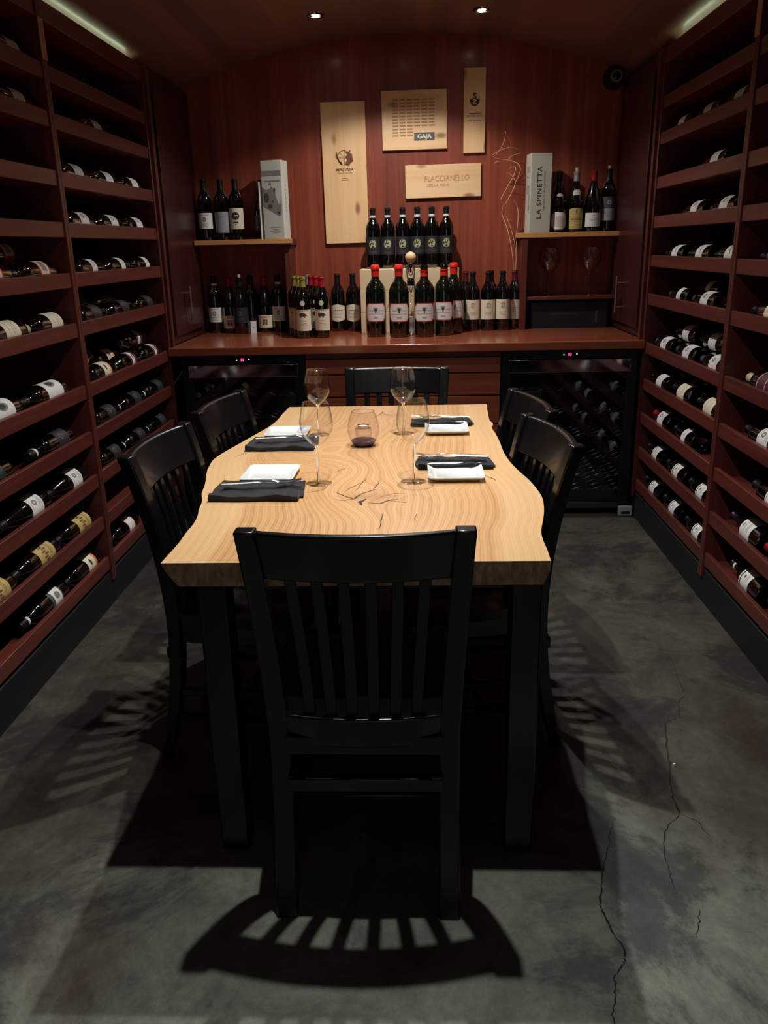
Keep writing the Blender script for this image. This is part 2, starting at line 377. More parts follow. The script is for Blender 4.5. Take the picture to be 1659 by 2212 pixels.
# chips of plaster dropped on the floor
for i, (x, y, s, lb) in enumerate([(0.70, 1.93, .006, 'tiny pale chip lying beside the long crack in the concrete floor'), (-0.155, 1.62, .012, 'small grey scrap of paper on the floor under the nearest chair')]):
    MBc = MB().add([(0, 0, 0.0), (s, .1 * s, 0), (s * .9, s, 0), (.1 * s, .8 * s, 0), (0, 0, .0015), (s, .1 * s, .002), (s * .9, s, .001), (.1 * s, .8 * s, .0015)], [(0, 3, 2, 1), (4, 5, 6, 7), (0, 1, 5, 4), (1, 2, 6, 5), (2, 3, 7, 6), (3, 0, 4, 7)])
    tag(MBc.build('floor_chip' if i == 0 else 'paper_scrap', m_lab_white if i == 0 else m_lab_darkgrey, None, (x, y, 0.0)), lb, 'debris')

# ------------------------------------------------------------------ wine racks
ZS = [.205, .378, .553, .725, .903, 1.135, 1.313, 1.488, 1.66, 1.85, 2.0]
BAYS = [(0.92, 1.96), (2.0, 3.02), (3.06, 4.11)]
LIPH = .053
def rack_bay(side, y0, y1, label, spacer):
    X = XL if side == 'L' else XR; s = -1 if side == 'L' else 1      # s: direction into the rack
    def bx(mb, d0, d1, ya, yb, z0, z1, m=0):
        a, b = sorted((X + s * d0, X + s * d1)); return mb.box(a, b, ya, yb, z0, z1, m)
    t = empty('wine_rack', (0, 0, 0), 0, label, 'wine rack', 'built-in mahogany wine racks')
    bx(MB(), 0.004, 0.36, y0 - .02, y1 + .02, 0.0, 0.135).build('plinth', m_kick, t, bevel=.002)
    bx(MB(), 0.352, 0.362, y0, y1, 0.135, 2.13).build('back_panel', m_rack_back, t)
    for i, (ya, yb) in enumerate([(y0 - .02, y0), (y1, y1 + .02)]):
        bx(MB(), -0.006, 0.352, ya, yb, 0.10, 2.20).build('side_panel', m_rack_v, t, bevel=.003)
    bx(MB(), 0.0, 0.02, y0, y1, 2.135, 2.20).build('header', m_rack_h, t, bevel=.002)
    bx(MB(), 0.02, 0.352, y0, y1, 2.135, 2.15).build('top_board', m_rack_h, t)
    for z in ZS:
        bx(MB(), 0.0, 0.018, y0, y1, z - LIPH, z).build('front_lip', m_rack_h, t, bevel=.0025)
        bx(MB(), 0.018, 0.352, y0, y1, z - LIPH + .004, z - LIPH + .016).build('shelf_board', m_rack_h, t)
    if spacer:
        a, b = (y1, y1 + .02) if spacer == 1 else (y0 - .02, y0)
        bx(MB(), -0.0085, -.006, a, b, 2.008, 2.134).build('pale_spacer', m_spacer, t)
    return t
for s_, nm in (('L', 'left'), ('R', 'right')):
    rack_bay(s_, *BAYS[0], 'mahogany wine rack bay on the %s wall nearest the viewer, empty' % nm, 0)
    rack_bay(s_, *BAYS[1], 'mahogany wine rack bay on the %s wall, the one cut by the picture edge' % nm, 1)
    rack_bay(s_, *BAYS[2], 'mahogany wine rack bay on the %s wall next to the wine cooler' % nm, 2)
# LED coves on top of the racks
for X, s in ((XL, -1), (XR, 1)):
    mb = MB(); a, b = sorted((X + s * .024, X + s * .032)); mb.box(a, b, 0.95, 4.60, 2.176, 2.186)
    tag(mb.build('led_strip', m_led), 'thin greenish white light strip on top of the %s racks' % ('left' if s < 0 else 'right'), 'light strip')

# ------------------------------------------------------------------ side cabinets with doors at the back
for X, s, nm in ((XL, -1, 'left'), (XR, 1, 'right')):
    t = empty('side_cabinet', (X, 4.13, .914), 0, 'dark red %s side cabinet with tall door above the counter end' % nm, 'cabinet')
    F = .0 if s < 0 else 0
    a, b = sorted((0.02 * -s * 0 + s * .0, s * .37))
    MB().box(a, b, .002, .80, .0, 1.286).build('carcass', m_panel, t, bevel=.003)
    a, b = sorted((-s * .018, 0))
    d = MB().box(a, b, .10, .66, .045, 1.22).build('door', m_panel, t, bevel=.003)
    hy = .285 if s < 0 else .41
    h = MB(); xx = -s * .055; h.tube([(xx, hy, .10), (xx, hy, .29)], .0062, 12)
    for zz in (.13, .255): h.tube([(-s * .016, hy, zz), (xx, hy, zz)], .004, 8)
    h.build('handle', m_steel, d)
    a, b = sorted((-s * .022, s * .02)); MB().box(a, b, 0.0, .035, .0, 1.286).build('face_frame', m_rack_v, t, bevel=.003)

# ------------------------------------------------------------------ counter, drawers, coolers
ct = MB().box(XL + .002, XR - .002, 4.085, YB, .872, .914).build('countertop', m_counter, bevel=.004)
tag(ct, 'polished reddish wood countertop running along the back wall', 'countertop')
CL = (-1.205, -.572); CRR = (.428, 1.108)
t = empty('drawer_cabinet', (-.072, 4.14, 0), 0, 'brown wooden drawer cabinet between the two wine coolers', 'cabinet')
MB().box(-.498, .498, .0, .74, .10, .872).build('carcass', m_rack_h, t)
for z0, z1 in ((.846, .871), (.764, .841), (.648, .758), (.50, .642), (.31, .494), (.105, .304)):
    MB().box(-.495, .495, -.018, .0, z0, z1).build('drawer_front' if z0 < .84 else 'top_rail', m_drawer, t, bevel=.003)
MB().box(-.49, .49, .04, .70, .0, .10).build('plinth', m_kick, t)

def wavy(x0, x1, y, z, amp, per, r, mb, flat=False):
    n = int((x1 - x0) / .012); mb.tube([(x0 + (x1 - x0) * i / n, y, z + amp * math.cos(2 * PI * (x0 + (x1 - x0) * i / n) / per)) for i in range(n + 1)], r, 5)
def cooler(x0, x1, label, stock):
    cx = (x0 + x1) / 2; hw = (x1 - x0) / 2
    t = empty('wine_cooler', (cx, 4.12, 0), 0, label, 'wine cooler', 'black glass-door wine coolers')
    mb = MB()
    mb.box(-hw, -hw + .03, .03, .62, .03, .868).box(hw - .03, hw, .03, .62, .03, .868).box(-hw + .03, hw - .03, .59, .62, .03, .868).box(-hw + .03, hw - .03, .03, .59, .03, .09).box(-hw + .03, hw - .03, .03, .59, .84, .868)
    mb.build('cabinet_body', m_int, t)
    d = MB(); d.box(-hw, -hw + .052, 0, .028, .03, .868).box(hw - .052, hw, 0, .028, .03, .868).box(-hw + .052, hw - .052, 0, .028, .03, .075).box(-hw + .052, hw - .052, 0, .028, .825, .868)
    do = d.build('door_frame', m_blackplastic, t, bevel=.003)
    MB().box(-hw + .05, hw - .05, .008, .014, .072, .828).build('glass_pane', m_door_glass, t, smooth=False)
    # chrome band across the top of the door
    MB().box(-hw + .035, hw - .035, -.008, .006, .758, .822).build('chrome_band', mat('mirror_band', (186, 182, 188), 0.07, 1.0), t, bevel=.002)
    MB().box(-hw + .05, hw - .05, -.004, .004, .036, .068).build('kick_grille', m_lab_dark, t, bevel=.002)
    g = MB(); v, f = txt2d('53', .018, 0.0006); g.add([(p[0], -.0008, p[1] + .846) for p in v], f)
    g.build('display_digits', m_pink, t, smooth=False)
    for dx, mm in ((-.064, m_led_off), (-.044, m_led_off), (-.030, m_dotg), (.034, m_dotw), (.048, m_led_off), (.066, m_led_off)):
        MB().lathe([(0, 0), (.0032, 0), (.0032, .002), (0, .002)], 10).build('indicator', mm, t, (cx * 0 + dx, -.0005, .845 + (.004 if mm is m_dotw else 0))).rotation_euler = (PI / 2, 0, 0)
    for z in (.66, .54, .42, .30, .205, .13):
        s = MB()
        for k in range(7): wavy(-hw + .035, hw - .035, .06 + k * .07, z, .008, .105, .0019, s)
        s.tube([(-hw + .035, .05, z - .006), (hw - .035, .05, z - .006)], .002, 5); s.tube([(-hw + .035, .50, z - .006), (hw - .035, .50, z - .006)], .002, 5)
        s.build('wire_shelf', m_steel, t)
    return t
tcl = cooler(*CL, 'black wine cooler on the left under the counter, mostly hidden by chairs', 0)
tcr = cooler(*CRR, 'black wine cooler on the right under the counter with wire shelves showing', 1)

# niche shelving left and right
t = empty('wall_shelf', (-.96, 4.71, 1.40), 0, 'dark wood wall shelf with pale front edge above the left counter', 'shelf')
MB().box(-.278, .268, .014, .218, 0, .034).build('board', m_rack_h, t, bevel=.001)
MB().box(-.278, .272, -.001, .014, .008, .034).build('edge_strip', m_shelf_edge, t, bevel=.002)
MB().box(.222, .256, .03, .218, -.486, 0).build('upright', m_rack_v, t, bevel=.002)
t = empty('wall_shelf', (.84, 4.71, 1.40), 0, 'dark wood wall shelf with pale front edge above the right counter, holding glasses below', 'shelf')
MB().box(-.285, .288, .014, .218, 0, .034).build('board', m_rack_h, t, bevel=.001)
MB().box(-.290, .288, -.001, .014, .008, .034).build('edge_strip', m_shelf_edge, t, bevel=.002)
MB().box(-.256, -.222, .0, .218, -.486, 0).build('upright', m_rack_v, t, bevel=.002)
MB().box(-.222, .288, .01, .218, -.326, -.308).build('lower_board', m_rack_h, t, bevel=.002)

# ------------------------------------------------------------------ bottles
PROF = {
 'bordeaux': [(0, .012), (.030, .004), (.034, 0), (.0385, .001), (.0405, .007), (.041, .02), (.041, .205), (.0395, .222), (.034, .238), (.024, .254), (.0172, .268), (.0150, .285), (.0146, .306), (.0168, .308), (.0168, .316), (.0148, .318), (.0145, .323), (0, .323)],
 'burgundy': [(0, .012), (.032, .004), (.038, 0), (.0435, .002), (.045, .010), (.045, .135), (.0435, .155), (.038, .180), (.029, .212), (.0205, .242), (.0165, .264), (.0150, .290), (.0148, .300), (.0170, .303), (.0170, .311), (.0148, .313), (0, .315)],
 'magnum': [(0, .015), (.043, .005), (.047, 0), (.051, .002), (.0535, .010), (.0545, .03), (.0545, .232), (.052, .252), (.045, .270), (.033, .285), (.0235, .298), (.0205, .312), (.0195, .350), (.0225, .352), (.0225, .364), (.0195, .368), (.018, .372), (0, .372)],
}
def glass_mb(kind, seg=36): return MB().lathe(PROF[kind], seg)
RAD = {'bordeaux': .041, 'burgundy': .045, 'magnum': .0545}
HGT = {'bordeaux': .323, 'burgundy': .315, 'magnum': .372}
def rad_at(kind, z):
    p = PROF[kind]
    for (r0, z0), (r1, z1) in zip(p[2:-1], p[3:]):
        if z0 <= z <= z1 and z1 > z0: return r0 + (r1 - r0) * (z - z0) / (z1 - z0)
    return RAD[kind]
def cyl(r, u, z): a = u / r; return (r * math.sin(a), -r * math.cos(a), z)
def shape_fn(shape, hw, hh):
    def f(u):
        x = abs(u) / hw
        if shape == 'oct':
            c = .22
            k = max(0, (x - (1 - c)) / c); return hh - k * hh * .42, -hh + k * hh * .42
        if shape == 'hex': k = x; return hh * (1 - .24 * k), -hh * (1 - .24 * k) + 0
        if shape == 'circle': k = math.sqrt(max(0, 1 - x * x)); return hh * k, -hh * k
        if shape == 'shield':
            k = math.sqrt(max(0, 1 - x * x)); w = .06 * math.cos(9 * u / hw * 1.6); return hh * min(1, .35 + k * .72 + w) * .95, -hh * min(1, k ** .8 + w * .6 + .1)
        if shape == 'arch': return hh * (1 - .10 * x * x), -hh
        return hh, -hh
    return f
def patch(mb, r, uc, zc, hw, hh, shape='rect', m=0, n=18):
    f = shape_fn(shape, hw, hh); vs = []; fs = []
    for i in range(n + 1):
        u = -hw + 2 * hw * i / n; t, b = f(u)
        vs += [cyl(r, uc + u, zc + b), cyl(r, uc + u, zc + t)]
    for i in range(n): fs.append((2 * i, 2 * i + 2, 2 * i + 3, 2 * i + 1))
    mb.add(vs, fs, m)
def wtext(mb, r, s, size, uc, zc, m, off=0.0):
    v, f = txt2d(s, size, off); mb.add([cyl(r, uc + p[0], zc + p[1]) for p in v], f, m)
def ring(mb, r, uc, zc, ro, ri, m, a0=0, a1=2 * PI, n=24, sy=1.0):
    vs = []; fs = []
    for i in range(n + 1):
        a = a0 + (a1 - a0) * i / n
        for q in (ri, ro): vs.append(cyl(r, uc + q * math.cos(a), zc + q * math.sin(a) * sy))
    for i in range(n): fs.append((2 * i, 2 * i + 1, 2 * i + 3, 2 * i + 2))
    mb.add(vs, fs, m)
def beast(mb, r, uc, zc, s, m):
    """plain four-legged animal silhouette"""
    top = [(-.9, .05), (-.8, .40), (-.45, .52), (.1, .48), (.45, .42), (.62, .30), (.95, .02)]; bot = [(-.9, -.05), (-.6, -.22), (.3, -.24), (.5, -.18), (.7, -.14), (.95, -.12)]
    def ip(T, x):
        for (a, p), (b_, q) in zip(T[:-1], T[1:]):
            if a <= x <= b_: return p + (q - p) * (x - a) / (b_ - a)
        return T[-1][1]
    n = 24; vs = []; fs = []
    for i in range(n + 1):
        x = -.9 + 1.85 * i / n; vs += [cyl(r, uc + x * s, zc + ip(bot, x) * s), cyl(r, uc + x * s, zc + ip(top, x) * s)]
    for i in range(n): fs.append((2 * i, 2 * i + 2, 2 * i + 3, 2 * i + 1))
    mb.add(vs, fs, m)
    for x in (-.62, -.38, .22, .44): patch(mb, r, uc + x * s, zc - .34 * s, .09 * s, .17 * s, 'rect', m, 2)
def stroke(mb, r, u0, z0, u1, z1, wd, m, n=8):
    """a straight stroke wrapped round the bottle"""
    vs = []; fs = []
    for i in range(n + 1):
        t = i / n; u = u0 + (u1 - u0) * t; z = z0 + (z1 - z0) * t; vs += [cyl(r, u - wd * .7, z + wd * .7), cyl(r, u + wd * .7, z - wd * .7)]
    for i in range(n): fs.append((2 * i, 2 * i + 1, 2 * i + 3, 2 * i + 2))
    mb.add(vs, fs, m)

# label styles: list of drawing calls; returns (MB, materials)
def label_mb(style, kind):
    R = RAD[kind] + .0004; r1 = R + .00025; r2 = R + .0005; r3 = R + .0008
    mb = MB(); z = .105 if kind != 'magnum' else .130
    def rows(zs, ws, m, h=.0012, uc=0):
        for zz, ww in zip(zs, ws): patch(mb, r2, uc, zz, ww, h, 'rect', m, 6)
    if style == 'white':      # plain white label with two soft text rows
        mats = [m_lab_white, m_ink_soft, m_ink]; patch(mb, r1, 0, z, .056, .042); rows([z + .012, z - .008, z - .016], [.022, .016, .02], 1); ring(mb, r2, 0, z + .026, .006, .003, 1)
    elif style == 'white_crest':
        mats = [m_lab_white, m_ink_soft, m_ink]; patch(mb, r1, 0, z, .056, .042); ring(mb, r2, 0, z + .008, .011, .004, 1, sy=1.3); rows([z + .031, z - .016, z - .024, z - .03], [.026, .02, .012, .02], 1)
    elif style == 'white_small':
        mats = [m_lab_white, m_ink_soft, m_ink]; patch(mb, r1, 0, z, .050, .026); rows([z + .01, z, z - .008], [.014, .02, .012], 1)
    elif style == 'white_ring_top':     # white label with a thin band above
        mats = [m_lab_white, m_ink, m_ink_soft]; patch(mb, r1, 0, z, .052, .032); patch(mb, r1, 0, z + .042, .052, .004); patch(mb, r2, 0, z + .012, .007, .004, 'circle', 1); rows([z - .004, z - .012], [.016, .012], 2)
    elif style == 'cream':
        mats = [m_lab_cream, m_ink_soft]; patch(mb, r1, 0, z, .060, .048); rows([z + .022, z - .006, z - .02], [.02, .026, .018], 1)
    elif style == 'figure':    # white with a dark x-shaped figure
        mats = [m_lab_white, m_ink]; patch(mb, r1, 0, z, .056, .040)
        stroke(mb, r2, -.018, z - .015, .018, z + .015, .0022, 1); stroke(mb, r2, -.004, z + .016, .006, z - .014, .0022, 1)
    elif style == 'big_feather':    # large white label with a dark oval engraving
        mats = [m_lab_white, m_ink, m_ink_soft]; patch(mb, r1, 0, z + .01, .062, .062); patch(mb, r2, 0, z + .012, .016, .030, 'circle', 2); patch(mb, r3, 0, z + .016, .010, .020, 'circle', 1)
    elif style == 'red':
        mats = [m_lab_red, m_lab_cream, m_ink_soft]; patch(mb, r1, 0, z + .006, .060, .040); patch(mb, r2, 0, z + .006, .030, .030, 'rect', 1); patch(mb, r3, 0, z + .006, .020, .018, 'rect', 2)
    elif style == 'orange':
        mats = [m_lab_cream, m_lab_orange, m_ink]; patch(mb, r1, 0, z + .004, .060, .034); patch(mb, r1, 0, z - .036, .060, .007, 'rect', 1); patch(mb, r2, 0, z + .006, .014, .008, 'circle', 2)
    elif style == 'maroon':
        mats = [m_lab_maroon, m_lab_white, m_ink]; patch(mb, r1, 0, z, .060, .040); patch(mb, r2, 0, z + .004, .048, .015, 'rect', 1); patch(mb, r3, 0, z + .004, .012, .006, 'circle', 2)
    elif style == 'maroon_lines':
        mats = [m_lab_maroon, m_lab_cream]; patch(mb, r1, 0, z + .01, .075, .052); patch(mb, r2, 0, z + .056, .075, .0018, 'rect', 1); patch(mb, r2, 0, z - .008, .075, .0018, 'rect', 1)
    elif style == 'dark':
        mats = [m_lab_dark, m_lab_darkgrey]; patch(mb, r1, 0, z, .056, .044); ring(mb, r2, 0, z + .01, .014, .006, 1); rows([z - .016, z - .024], [.03, .02], 1)
    elif style == 'gold':
        mats = [m_lab_gold, m_ink_brown]; patch(mb, r1, 0, z, .062, .056)
        for q in range(7): patch(mb, r2, -.03 + q * .01, z + (.012 if q % 2 else .002), .0035, .012, 'rect', 1, 2)
        rows([z - .024, z - .032], [.026, .018], 1)
    elif style == 'green_picture':
        mats = [m_lab_green, m_lab_white, m_ink_soft]; patch(mb, r1, 0, z, .050, .042); patch(mb, r2, 0, z - .006, .030, .028, 'rect', 1); patch(mb, r3, 0, z - .006, .014, .016, 'circle', 2)
    elif style == 'red_border':
        mats = [m_lab_coral, m_lab_white, m_ink_soft]; patch(mb, r1, 0, z, .042, .038); patch(mb, r2, 0, z, .038, .034, 'rect', 1); rows([z + .012, z, z - .01], [.02, .014, .02], 2)
        mb2 = [v for v in mb.v]
    elif style == 'magnum':
        mats = [m_lab_coral, m_lab_white, m_ink_soft, m_ink]
        patch(mb, r1, 0, z, .060, .048, 'oct', 0, 36); patch(mb, r2, 0, z, .0555, .0435, 'oct', 1, 36)
        for q in range(-2, 3): patch(mb, r3, q * .005, z + .024 - abs(q) * .0015, .0016, .006, 'circle', 3, 6)
        patch(mb, r3, 0, z + .014, .008, .007, 'circle', 3, 10); patch(mb, r3, 0, z + .002, .004, .006, 'circle', 3, 8)
        for zz, ww in ((z - .008, .044), (z + .010, .042)): patch(mb, r3, 0, zz, ww, .0007, 'rect', 2, 16)
        wtext(mb, r3, 'GHIACCIO FORTE', .0001, 0, z, 2) if False else None
        for zz, ww in ((z - .024, .014), (z - .029, .010)): patch(mb, r3, 0, zz, ww, .0012, 'rect', 2, 6)
    elif style == 'black_emblem':
        mats = [m_lab_dark, m_lab_palegold, m_lab_darkgrey]; z = .122; patch(mb, r1, 0, z, .062, .047, 'rect', 0, 24)
        ring(mb, r2, 0, z + .010, .022, .0195, 1, .6, 5.6)
        ring(mb, r3, .002, z + .010, .017, .012, 1, -1.3, 1.5); 
        for (a, b, c, d) in ((-.012, .020, .004, .006), (.0, .022, .004, .007), (.010, .012, .006, .005), (-.008, .002, .004, .009), (.004, .004, .008, .004), (-.014, -.004, .003, .007), (.010, -.002, .005, .003)):
            patch(mb, r3, a, z + b, c, d, 'circle', 1, 8)
        patch(mb, r2, 0, z - .030, .056, .0008, 'rect', 2, 20); patch(mb, r2, 0, z - .036, .018, .0016, 'rect', 2, 6)
    elif style == 'swirl':
        mats = [m_lab_cream, m_ink, m_ink_soft]; patch(mb, r1, 0, z + .012, .052, .054)
        zc = z + .034; ring(mb, r2, 0, zc, .0145, .0120, 1, .5, 2.6); ring(mb, r2, 0, zc, .0145, .0120, 1, 3.6, 5.8); ring(mb, r2, 0, zc, .009, .0070, 1, 0, 4.8); ring(mb, r2, 0, zc, .0045, .003, 1, 2, 6.2)
        rows([z - .002, z - .010, z - .016], [.024, .02, .014], 2, .0007)
    elif style == 'beast':
        mats = [m_lab_cream, m_ink, m_ink_soft, m_lab_cream]; patch(mb, r1, 0, z - .008, .052, .056, 'rect')
        beast(mb, r2, 0, z + .018, .024, 1); rows([z + .042], [.034], 2, .0025); rows([z - .012, z - .026, z - .034, z - .05], [.018, .02, .026, .034], 2, .001)
    elif style == 'hexagon':
        mats = [m_lab_cream, m_ink_soft]; f = .046
        patch(mb, r1, 0, z, .052, .050, 'hex'); rows([z + .014, z + .006], [.03, .036], 1, .0022); rows([z - .006, z - .02, z - .026], [.028, .02, .026], 1, .0008)
    elif style == 'k_square':
        mats = [m_lab_cream, m_ink_brown, m_lab_cream, m_lab_coral]; z = .062; patch(mb, r1, 0, z, .055, .036, 'rect')
        patch(mb, r2, 0, z - .004, .015, .016, 'rect', 1, 6)
        stroke(mb, r3, -.014, z + .003, .014, z, .0012, 2); stroke(mb, r3, .0, z - .019, .006, z + .011, .0012, 2)
        rows([z + .028, z + .022], [.034, .018], 3, .0018)
    elif style == 'crest_black':
        mats = [m_lab_cream, m_ink, m_ink_soft]; patch(mb, r1, 0, z + .008, .054, .056); patch(mb, r2, 0, z + .022, .023, .021, 'circle', 1, 16); patch(mb, r3, .004, z + .024, .014, .003, 'circle', 0, 8); rows([z - .012], [.015], 1, .004); rows([z - .022], [.004], 1, .002)
    elif style == 'blue':
        mats = [m_lab_blue, m_lab_white]; patch(mb, r1, 0, z - .02, .054, .042); patch(mb, r2, 0, z - .040, .052, .0015, 'rect', 1); patch(mb, r2, 0, z - .008, .004, .003, 'circle', 1, 6)
    elif style == 'grey':
        mats = [m_lab_grey, m_ink_soft]; patch(mb, r1, 0, z - .01, .056, .056); rows([z + .02, z + .01], [.02, .014], 1)
    elif style == 'shield':
        mats = [m_lab_white, m_lab_pink, m_ink_soft]; z = .062; patch(mb, r1, 0, z, .050, .047, 'shield', 0, 36); patch(mb, r2, 0, z - .006, .036, .030, 'circle', 1, 20); rows([z + .005, z - .003, z - .011], [.018, .022, .016], 2)
        patch(mb, rad_at(kind, .190) + .001, .0, .190, .018, .012, 'circle', 1, 14)
    elif style == 'gold_arch':
        mats = [m_lab_gold, m_ink_brown, m_lab_cream]; z = .070; patch(mb, r1, 0, z, .042, .055, 'arch'); patch(mb, r2, 0, z + .036, .004, .014, 'circle', 1, 6); rows([z, z - .006, z - .014], [.03, .028, .012], 1)
        patch(mb, rad_at(kind, .200) + .0025, 0, .198, .022, .022, 'shield', 2, 20)
    elif style == 'white_low':
        mats = [m_lab_white, m_ink_soft]; z = .062; patch(mb, r1, 0, z, .052, .036); rows([z + .022, z + .004, z - .002], [.008, .034, .02], 1)
    elif style == 'dark_over_white':
        mats = [m_lab_darkgrey, m_lab_grey, m_ink_soft]; patch(mb, r1, 0, .150, .052, .030, 'rect', 0); patch(mb, r1, 0, .088, .052, .031, 'rect', 1); ring(mb, r2, 0, .150, .012, .006, 1); rows([.10, .09, .08], [.03, .024, .03], 2)
    elif style == 'side_text':
        mats = [m_lab_cream, m_ink_soft]; patch(mb, r1, -.018, z + .005, .036, .054)
        for q in range(9): patch(mb, r2, -.02, z + .05 - q * .011, .020 + .006 * (q % 3), .0012, 'rect', 1, 5)
    elif style == 'tiny_corner':
        mats = [m_lab_white, m_ink]; patch(mb, r1, -.008, z - .04, .035, .030); patch(mb, r2, -.004, z - .055, .008, .004, 'circle', 1, 8)
    return mb, mats

_cache = {}
def bottle(style, kind='bordeaux', cap='black', band=False, glass=None, open_=False, medal=False, cork=False, wax=False):
    """master bottle (glass body is the thing, label / capsule / neck band its parts)"""
    key = (style, kind, cap, band, open_, medal, cork, wax)
    if key in _cache: return dup(_cache[key])
    g = glass_mb(kind).build('wine_bottle' if kind != 'magnum' else 'magnum_bottle', m_glass_green if kind == 'magnum' else m_glass_black)
    H = HGT[kind]
    if style:
        mb, mats = label_mb(style, kind); mb.build('label', mats, g, smooth=True, recalc=False)
        for p in g.children[-1].data.polygons: pass
    cm = {'black': m_cap_black, 'red': m_cap_red, 'gold': m_cap_gold, 'silver': m_cap_silver, 'slate': m_cap_blue, 'wine': m_dkred, 'cream': m_cork, 'wax': m_wax}[cap]
    p = [(r, z) for r, z in PROF[kind] if r > 0 and z > (.262 if kind != 'magnum' else .305)]
    z0 = p[0][1]
    if open_:
        p = [(r, z) for r, z in p if z < .345] + [(.0197, .338)]
        MB().lathe([(p[0][0] + .0003, p[0][1])] + [(r + .0012, z) for r, z in p] + [(p[-1][0] + .004, .339), (p[-1][0] + .004, .343), (p[-1][0], .345)], 28).build('wax_capsule', m_wax, g)
    elif wax:
        q = [(p[0][0] + .0003, p[0][1] + .002)] + [(r + .0022, z) for r, z in p[1:-1]]
        top = p[-1][1]; rr = p[-2][0]
        MB().lathe(q + [(rr + .004, top - .008), (rr + .0035, top - .002), (rr - .004, top + .004), (0, top + .005)], 28).build('wax_capsule', m_wax, g)
    else:
        MB().lathe([(p[0][0] + .0002, p[0][1])] + [(r + .0008, z + .0004) for r, z in p] + [(0, H + .001)], 24).build('capsule', cm, g)
    if cork: MB().lathe([(0, H), (.009, H), (.0095, H + .018), (0, H + .018)], 16).build('cork', m_cork, g)
    if band:
        zb = .276
        MB().lathe([(rad_at(kind, zb) + .0012, zb - .0075), (rad_at(kind, zb) + .0014, zb - .007), (rad_at(kind, zb) + .0014, zb + .007), (rad_at(kind, zb) + .001, zb + .0075)], 24).build('neck_band', m_band, g)
    if medal:
        mb = MB(); patch(mb, rad_at(kind, .190) + .0014, 0, .186, .0135, .0135, 'circle', 0, 14); mb.build('medal_sticker', m_lab_cream, g)
    _cache[key] = g
    return g

def stand(style, x, y, z, label, group=None, rz=0.0, **k):
    o = bottle(style, **k); o.location = (x, y, z); o.rotation_euler = (0, 0, rz)
    for kk in ('label', 'category', 'group'):
        if kk in o: del o[kk]
    return tag(o, label, 'bottle', group)

def lay(side, yl, lvl, style, label, tilt=38, row=0, up=0.0, group=None, **k):
    """a bottle lying in a rack: yl is where its label sits, the base is behind (left) or before it (right)"""
    o = bottle(style, **k); kind = k.get('kind', 'bordeaux'); R = RAD[kind]; s = -1 if side == 'L' else 1
    X = (XL if side == 'L' else XR) + s * (.020 + R + row * (2 * R + .004)) ; z = ZS[lvl] - LIPH + .0165 + R + up
    t = math.radians(tilt); L = Vector((-s * math.cos(t), 0, math.sin(t)))
    zc = .105
    if side == 'L': ax = Vector((0, -1, 0)); y0 = yl + zc
    else: ax = Vector((0, 1, 0)); y0 = yl - zc
    yy = -L; xx = yy.cross(ax)
    o.matrix_world = Matrix(((xx.x, yy.x, ax.x, X), (xx.y, yy.y, ax.y, y0), (xx.z, yy.z, ax.z, z), (0, 0, 0, 1)))
    for kk in ('label', 'category', 'group'):
        if kk in o: del o[kk]
    return tag(o, label, 'bottle', group)

ORD = ['lowest', 'second-lowest', 'third-lowest', 'fourth-lowest', 'fifth-lowest', 'sixth-lowest', 'fifth-from-top', 'fourth-from-top', 'third-from-top', 'second-from-top', 'top']
DESC = {'white': 'plain white label', 'white_crest': 'white crested label', 'white_small': 'small white label', 'white_ring_top': 'white two-part label', 'cream': 'large cream label', 'figure': 'white label with dark crossed figure',
        'big_feather': 'large white label with engraved oval', 'red': 'red label', 'orange': 'white and orange label', 'maroon': 'maroon and white label', 'maroon_lines': 'wide maroon label', 'dark': 'dark label', 'gold': 'gold label', 'green_picture': 'green picture label', 'red_border': 'red bordered white label'}
def shelf_row(side, bay, lvl, items):
    """items: (y, style, options) nearest the viewer first"""
    nm = 'left' if side == 'L' else 'right'
    bn = 'cooler-side' if bay == 2 else 'front'
    items = sorted(items, key=lambda i: i[0]); y0, y1 = BAYS[bay]; last = -9; out = []
    lo, hi = (y0 + .222, y1 - .108) if side == 'L' else (y0 + .108, y1 - .222)
    for y, st, op in items:
        y = min(max(y, lo), hi)
        if not op.get('row') and not op.get('up'):
            if y < last + .325: y = min(last + .325, hi)
            last = y
        out.append((y, st, op))
    items = out
    n = sum(1 for i in items if not i[2].get('row') and not i[2].get('up'))
    k = 0
    for y, st, op in items:
        op = dict(op); front = not op.get('row') and not op.get('up')
        if n == 1 and front: pos = 'alone in front'
        elif front: pos = {0: 'nearest', 1: 'second nearest' if n > 2 else 'farther', 2: 'farthest'}[k]; k += 1
        else: pos = op.pop('pos')
        op.pop('pos', None)
        lb = 'bottle, %s, %s on %s shelf, %s %s rack' % (DESC[st], pos, ORD[lvl], nm, bn)
        lay(side, y, lvl, st, lb, group='bottles lying in the %s racks' % nm, **op)
W = {}
